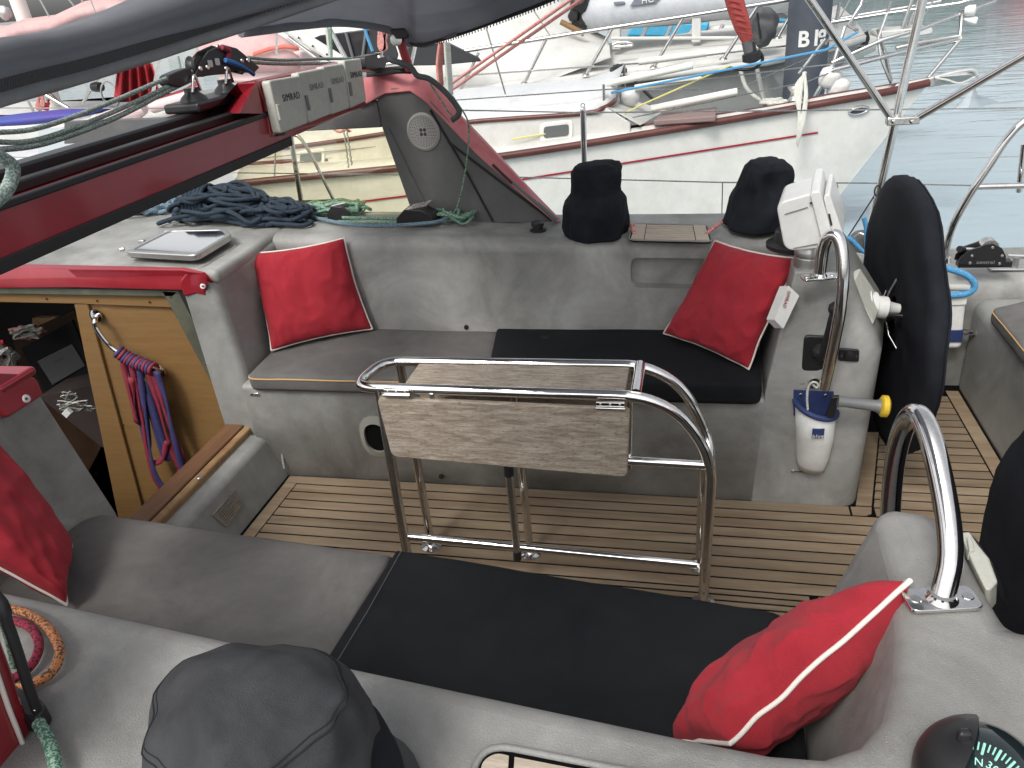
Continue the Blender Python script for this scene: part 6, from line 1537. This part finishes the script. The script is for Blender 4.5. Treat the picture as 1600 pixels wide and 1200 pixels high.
# salmon ropes running up right from the arch
for a, b, lab in (((695, 138), (905, -10), 'upper of the two long salmon ropes slanting up behind the canvas edge'), ((698, 146), (925, -12), 'lower of the two long salmon ropes slanting up behind the canvas edge')):
    tag(tube('rigging_rope', [aty(*a, 6.0), aty(*b, 5.0)], .011, RPINK, None, 8), lab, 'rope')
for pts, m_, lab in (([(690, 66), (686, 100), (688, 130), (684, 136)], RPINK, 'salmon rope hank hanging behind the right side of the arch corner'), ([(698, 66), (700, 100), (703, 148), (697, 120)], RWHITE, 'white flecked rope hank hanging beside the salmon one at the arch corner')):
    t = thing('rope_hank', lab, 'rope', aty(pts[0][0], pts[0][1], 5.5))
    for k in range(5): tube('loop', smoothpath([aty(px+k*1.6-3, py, 5.5+.02*k) for px, py in pts], 4), .010, m_, t, 6)
t = thing('rope_hank', 'salmon rope hank hanging in front of the dark yacht windows', 'rope', aty(598, 60, 6))
for k in range(5): tube('loop', smoothpath([aty(593+k*3, 42, 6), aty(592+k*2.4, 72, 6), aty(600+k, 78-k, 6), aty(603-k, 50, 6)], 4), .012, RPINK, t, 6)
# ================================================================ left background: yachts, masts, quay
def yacht_left(label, hull_px, y, m_, depth, cat='yacht', name='sailing_yacht'):
    t = thing(name, label, cat, aty(*hull_px[0], y)); prism('hull', [aty(px, py, y) for px, py in hull_px], (0, depth, 0), m_, t, .05, 3); return t
t = thing('ketch', 'white sailing yacht with pink canopy and leaning mast in the top left', 'yacht', aty(100, 170, 11))
prism('hull', [aty(px, py, 10) for px, py in ((-250, 330), (-250, 205), (60, 195), (250, 172), (420, 150), (430, 210), (300, 290))], (0, 2.6, 0), GELW, t, .08, 4)
prism('deckhouse', [aty(px, py, 10.6) for px, py in ((-250, 200), (-250, 182), (100, 178), (260, 158), (340, 150), (340, 175))], (0, 1.4, 0), DECKW, t, .05, 3)
tube('mast', [aty(20, -20, 11), aty(95, 190, 11)], .11, mat('cream_mast_paint', (.74, .73, .68), .4), t, 16)
can = []
for i, (px, py) in enumerate(((-60, 52), (0, 52), (25, 42), (75, 35), (120, 14), (160, 6), (210, 6))):
    can.append([aty(px, py, 9.6), aty(px+3, py-7, 9.9), aty(px+12, py-12, 10.8), aty(px+16, py+2, 11.6)])
gridsurf(can, PINK, t, 'canopy'); gridsurf([[r[0], r[0]+V((0, .01, -.12))] for r in can], PINK, t, 'canopy_valance')
for a, b, r in (((130, 20), (115, 110), .03), ((68, 38), (72, 160), .02), ((100, -10), (240, 160), .012), ((60, -5), (95, 60), .012), ((128, 0), (130, 22), .012), ((-5, 60), (60, 190), .02), ((60, 130), (110, 175), .025), ((160, 110), (130, 160), .025)): tube('rigging', [aty(*a, 10.4), aty(*b, 10.4)], r, STEEL, t, 6)
tube('grab_rail', [aty(40, 130, 10), aty(112, 172, 10)], .03, STEEL, t, 8)
for px, py in ((8, 20),):
    link('radar_block', blob(aty(px, py, 10.2), .08, .08, .09, px), GALV, t, smooth=180)
t_ = lathe('round_mirror', aty(152, 136, 9.8), [(.06, -.08), (.07, 0), (.06, .08)], BLACK, None, 14, V((1, -.3, 0))); tag(t_, 'small black lamp on the yacht rail left of the red drape', 'lamp')
tube_ = tube('helm_hoop', [aty(172, 148, 9.6)+V((math.cos(a)*.13, 0, math.sin(a)*.16)) for a in [2*math.pi*k/20 for k in range(20)]], .014, STEEL, None, 6, True); tag(tube_, 'small steering wheel rim left of the red drape', 'wheel')
t = thing('red_sail_cover', 'red canvas draped over the stern gear of a yacht at left', 'canvas', aty(215, 130, 9.4))
rws = []
for k in range(15):
    f = k/14; a = aty(184+54*f, 100-4*math.sin(f*3), 9.4+.15*math.sin(k*2.1)); b = aty(177+76*f, 160-2*f, 9.4+.22*math.sin(k*2.1+.6)); rws.append([a.lerp(b, j/5) for j in range(6)])
gridsurf(rws, REDD, t, 'drape')
t = thing('paddle_board', 'blue and purple paddle board bag lying on the deck at far left', 'board', aty(70, 180, 9.2))
rws = []
for k in range(13):
    f = k/12; c_ = aty(-40+200*f, 192-20*f+2*math.sin(f*3), 9.0); h_ = .075*math.sin(math.pi*min(.98, max(.03, f)))**.5; rws.append([c_+V((0, math.cos(a)*.25, math.sin(a)*h_)) for a in [2*math.pi*j/14 for j in range(14)]])
link('bag', rings_me(rws), mat('blue_purple_bag', (.03, .08, .33), .6, 0, (.10, .05, .28), 5), t, smooth=180)
t = thing('rolled_awning', 'pink and white rolled tube lying on the deck behind the red beam', 'roll', aty(190, 180, 8.8))
tube('roll', [aty(155, 190, 8.8), aty(215, 172, 8.8), aty(226, 170, 8.8)], [.085, .10, .06], mat('pale_pink_vinyl', (.66, .5, .49), .5), t, 16); tube('end_cap', [aty(150, 191, 8.8), aty(158, 189, 8.8)], .09, DECKW, t, 16); tube('roll', [aty(238, 168, 8.9), aty(300, 150, 8.9)], .07, mat('pale_pink_vinyl', (.66, .5, .49)), t, 14)
gridsurf([[aty(px, py, 8.9), aty(px, py-8, 9.3)] for px, py in ((205, 166), (250, 160), (290, 146), (310, 132))], REDD, t, 'red_edge')
# pink dome canopy in the middle left
t = thing('pink_canopy', 'pale pink canvas canopy with coral trim over a yacht behind the mainsheet block', 'canopy', aty(400, 100, 8.8))
rws = []
for i, (px, py) in enumerate(((300, 100), (330, 66), (370, 50), (405, 48), (440, 56), (466, 74))):
    rws.append([aty(px, 112 if px > 440 else 112, 8.7), aty(px+2, py+18, 8.7), aty(px, py, 9.0), aty(px-8, py-4, 9.8), aty(px-14, py+20, 10.6)])
gridsurf(rws, PINK, t, 'canvas'); gridsurf([[aty(px, py, 8.66), aty(px, py+7, 8.66)] for px, py in ((395, 82), (420, 73), (445, 69), (467, 72))], mat('coral_trim', (.62, .16, .12), .7), t, 'trim')
prism('skirt', [aty(px, py, 8.75) for px, py in ((340, 90), (470, 80), (475, 130), (340, 130))], (0, .5, 0), mat('pale_pink_vinyl', (.66, .5, .49)), t, .03)
# solar arch and lines
t = thing('boom', 'pale slanting boom with fittings in front of the wrapped yacht', 'boom', aty(470, 60, 8)); tube('spar', [aty(436, 36, 8), aty(540, 100, 8)], .06, mat('cream_mast_paint', (.74, .73, .68)), t, 12); tube('stay', [aty(515, 45, 8), aty(545, 100, 8)], .025, STEEL, t, 8); tube('stay', [aty(450, 58, 8), aty(500, 95, 8)], .02, STEEL, t, 8)
for k in range(4): lathe('rivet', aty(445+k*22, 46+k*13, 7.93), [(.012, 0), (.01, .01)], INK, t, 8, V((0, -1, 0)))
for x0, y0, x1, y1, r, m_, lab in ((508, 20, 516, 90, .02, RWHITE, 'pale halyard hanging left of the dark yacht windows'), (516, 30, 518, 90, .014, RGREEN, 'green flecked halyard hanging left of the dark yacht windows'), (567, 38, 582, 80, .016, RSKY, 'bright blue halyard in front of the dark yacht windows'),
    (432, 40, 432, 88, .012, STEEL, 'thin steel shroud over the pale pink canopy'), (655, 45, 640, 112, .018, STEEL, 'pale steel shroud right of the arch corner'), (758, 37, 790, 148, .008, STEEL, 'thin shroud crossing the white wrap'), (250, 90, 238, 150, .02, STEEL, 'thin pale pole right of the red drape'), (278, 88, 285, 120, .012, RGREY, 'grey rope left of the mainsheet block')):
    tag(tube('halyard', [aty(x0, y0, 7.5), aty(x1, y1, 7.5)], r, m_, None, 6), lab, 'line')
t = thing('chain_hank', 'salmon line with grey chain hanging outside the tinted window', 'chain', aty(540, 225, 5.0))
tube('line', smoothpath([aty(px, py, 5) for px, py in ((520, 200), (530, 206), (540, 202), (548, 206), (540, 200))], 4), .01, RPINK, t, 6)
for q, (a, b) in enumerate((((536, 200), (544, 262)), ((541, 202), (549, 258)))): tube('chain', [aty(a[0]+(b[0]-a[0])*k/14+(k % 2)*1.5, a[1]+(b[1]-a[1])*k/14, 5) for k in range(15)], .006, GALV, t, 6)
t_ = tube('bottle_screw', [aty(431, 215, 4.8), aty(429, 275, 4.8)], .006, GALV, None, 6); tag(t_, 'thin turnbuckle line hanging outside the tinted window', 'line')
t = thing('red_rope_hank', 'red and white rope tied round the leaning mast at far left', 'rope', aty(65, 150, 10.6)); scribble('rope', aty(64, 158, 10.6), (.10, 0, 0), (0, .1, .16), 16, .016, RPINK, t); scribble('rope', aty(72, 165, 10.6), (.08, 0, 0), (0, .1, .12), 10, .016, REDC, t)
# more shrouds and stays of the yachts lying behind
for x0, y0, x1, y1, yy, lab in ((820, -5, 862, 60, 10, 'thin stay above the white wrap left of the dinghy'), (1330, -5, 1290, 70, 9, 'pale stay rising over the piling from the yacht pulpit'), (1462, -5, 1420, 60, 8.3, 'thin stay beside the awning post at top right'),
    (300, 60, 318, 96, 9, 'thin shroud before the pink canopy left part'), (352, 30, 362, 66, 9, 'thin shroud before the pink canopy right part'), (620, -10, 612, 40, 9, 'thin shroud behind the hood corner'), (205, 10, 228, 130, 9.5, 'slanting shroud crossing above the red drape'), (140, -5, 168, 70, 9.5, 'slanting shroud crossing the pink canopy at top left')):
    tag(tube('shroud', [aty(x0, y0, yy), aty(x1, y1, yy)], .008, STEEL, None, 6), lab, 'wire')
# quay and shore
tag(prism('quay', [V((-90, 62, .35)), V((-6, 62, .35)), V((-6, 70, .35)), V((-90, 70, .35))], (0, 0, -2.2), mat('pale_concrete', (.42, .42, .38), .8, 0, (.5, .5, .46), .4), bev=0), kind='structure')
t = thing('warehouse', 'long low pale building on the quay at the far left', 'building', (-50, 74, 0))
prism('wall', [V((-90, 72, .35)), V((-20, 72, .35)), V((-20, 72, 2.2)), V((-90, 72, 2.2))], (0, 8, 0), mat('pale_cladding', (.6, .6, .56), .7), t, 0); prism('roof', [V((-91, 71.5, 2.2)), V((-19, 71.5, 2.2)), V((-19, 71.5, 2.5)), V((-91, 71.5, 2.5))], (0, 9, 0), mat('grey_roofing', (.3, .3, .3), .7), t, 0)
for k in range(20): link('window', mesh([(-88+k*3.4, 71.96, 1.0), (-86.4+k*3.4, 71.96, 1.0), (-86.4+k*3.4, 71.96, 1.8), (-88+k*3.4, 71.96, 1.8)], [(0, 1, 2, 3)]), PORT, t)
tag(prism('far_shore', [V((6, 95, -.3)), V((160, 60, -.3)), V((200, 160, -.3)), V((0, 160, -.3))], (0, 0, -2), mat('shore_grass', (.05, .09, .035), .9), bev=0), kind='structure')
random.seed(5)
LEAF = mat('shore_foliage', (.035, .075, .03), .9, 0, (.07, .12, .045), .6, coord='World')
vs, fs = [], []
for k in range(60):
    x = 2+k*1.9+random.uniform(-1, 1); y = 98-.32*(x-6)*.7+random.uniform(0, 6); h = random.uniform(5, 10); r = random.uniform(2.2, 3.8)
    for j in range(140):
        a, b = random.random()*6.28, math.acos(random.uniform(-.6, 1)); rr = r*random.uniform(.75, 1.05)
        p = V((x+math.sin(b)*math.cos(a)*rr, y+math.sin(b)*math.sin(a)*rr, h*.55+math.cos(b)*h*.45)); s = random.uniform(.4, .8)
        u = V((random.gauss(0, 1), random.gauss(0, 1), random.gauss(0, 1))).normalized(); v_ = u.orthogonal().normalized()
        b0_ = len(vs); vs += [p+u*s, p+v_*s, p-u*s, p-v_*s]; fs.append((b0_, b0_+1, b0_+2, b0_+3))
me = bpy.data.meshes.new('f'); me.from_pydata([tuple(v) for v in vs], [], fs)
o = link('far_trees', me, LEAF); tag(o, 'green tree line on the far shore, mirrored in the water at top right', 'trees', kind='stuff')
t = thing('red_ship', 'long red hulled ship moored far off, mirrored in the water', 'ship', (40, 50, WZ))
prism('hull', [V((18, 52, WZ-.3)), V((60, 46, WZ-.3)), V((62, 46, 1.5)), V((16, 52, 1.5))], (0, 5, 0), mat('red_ship_paint', (.28, .035, .025), .5), t, .1); prism('cabin', [V((24, 53, 1.5)), V((40, 51, 1.5)), V((40, 51, 3.2)), V((24, 53, 3.2))], (0, 3, 0), DECKW, t, .1)
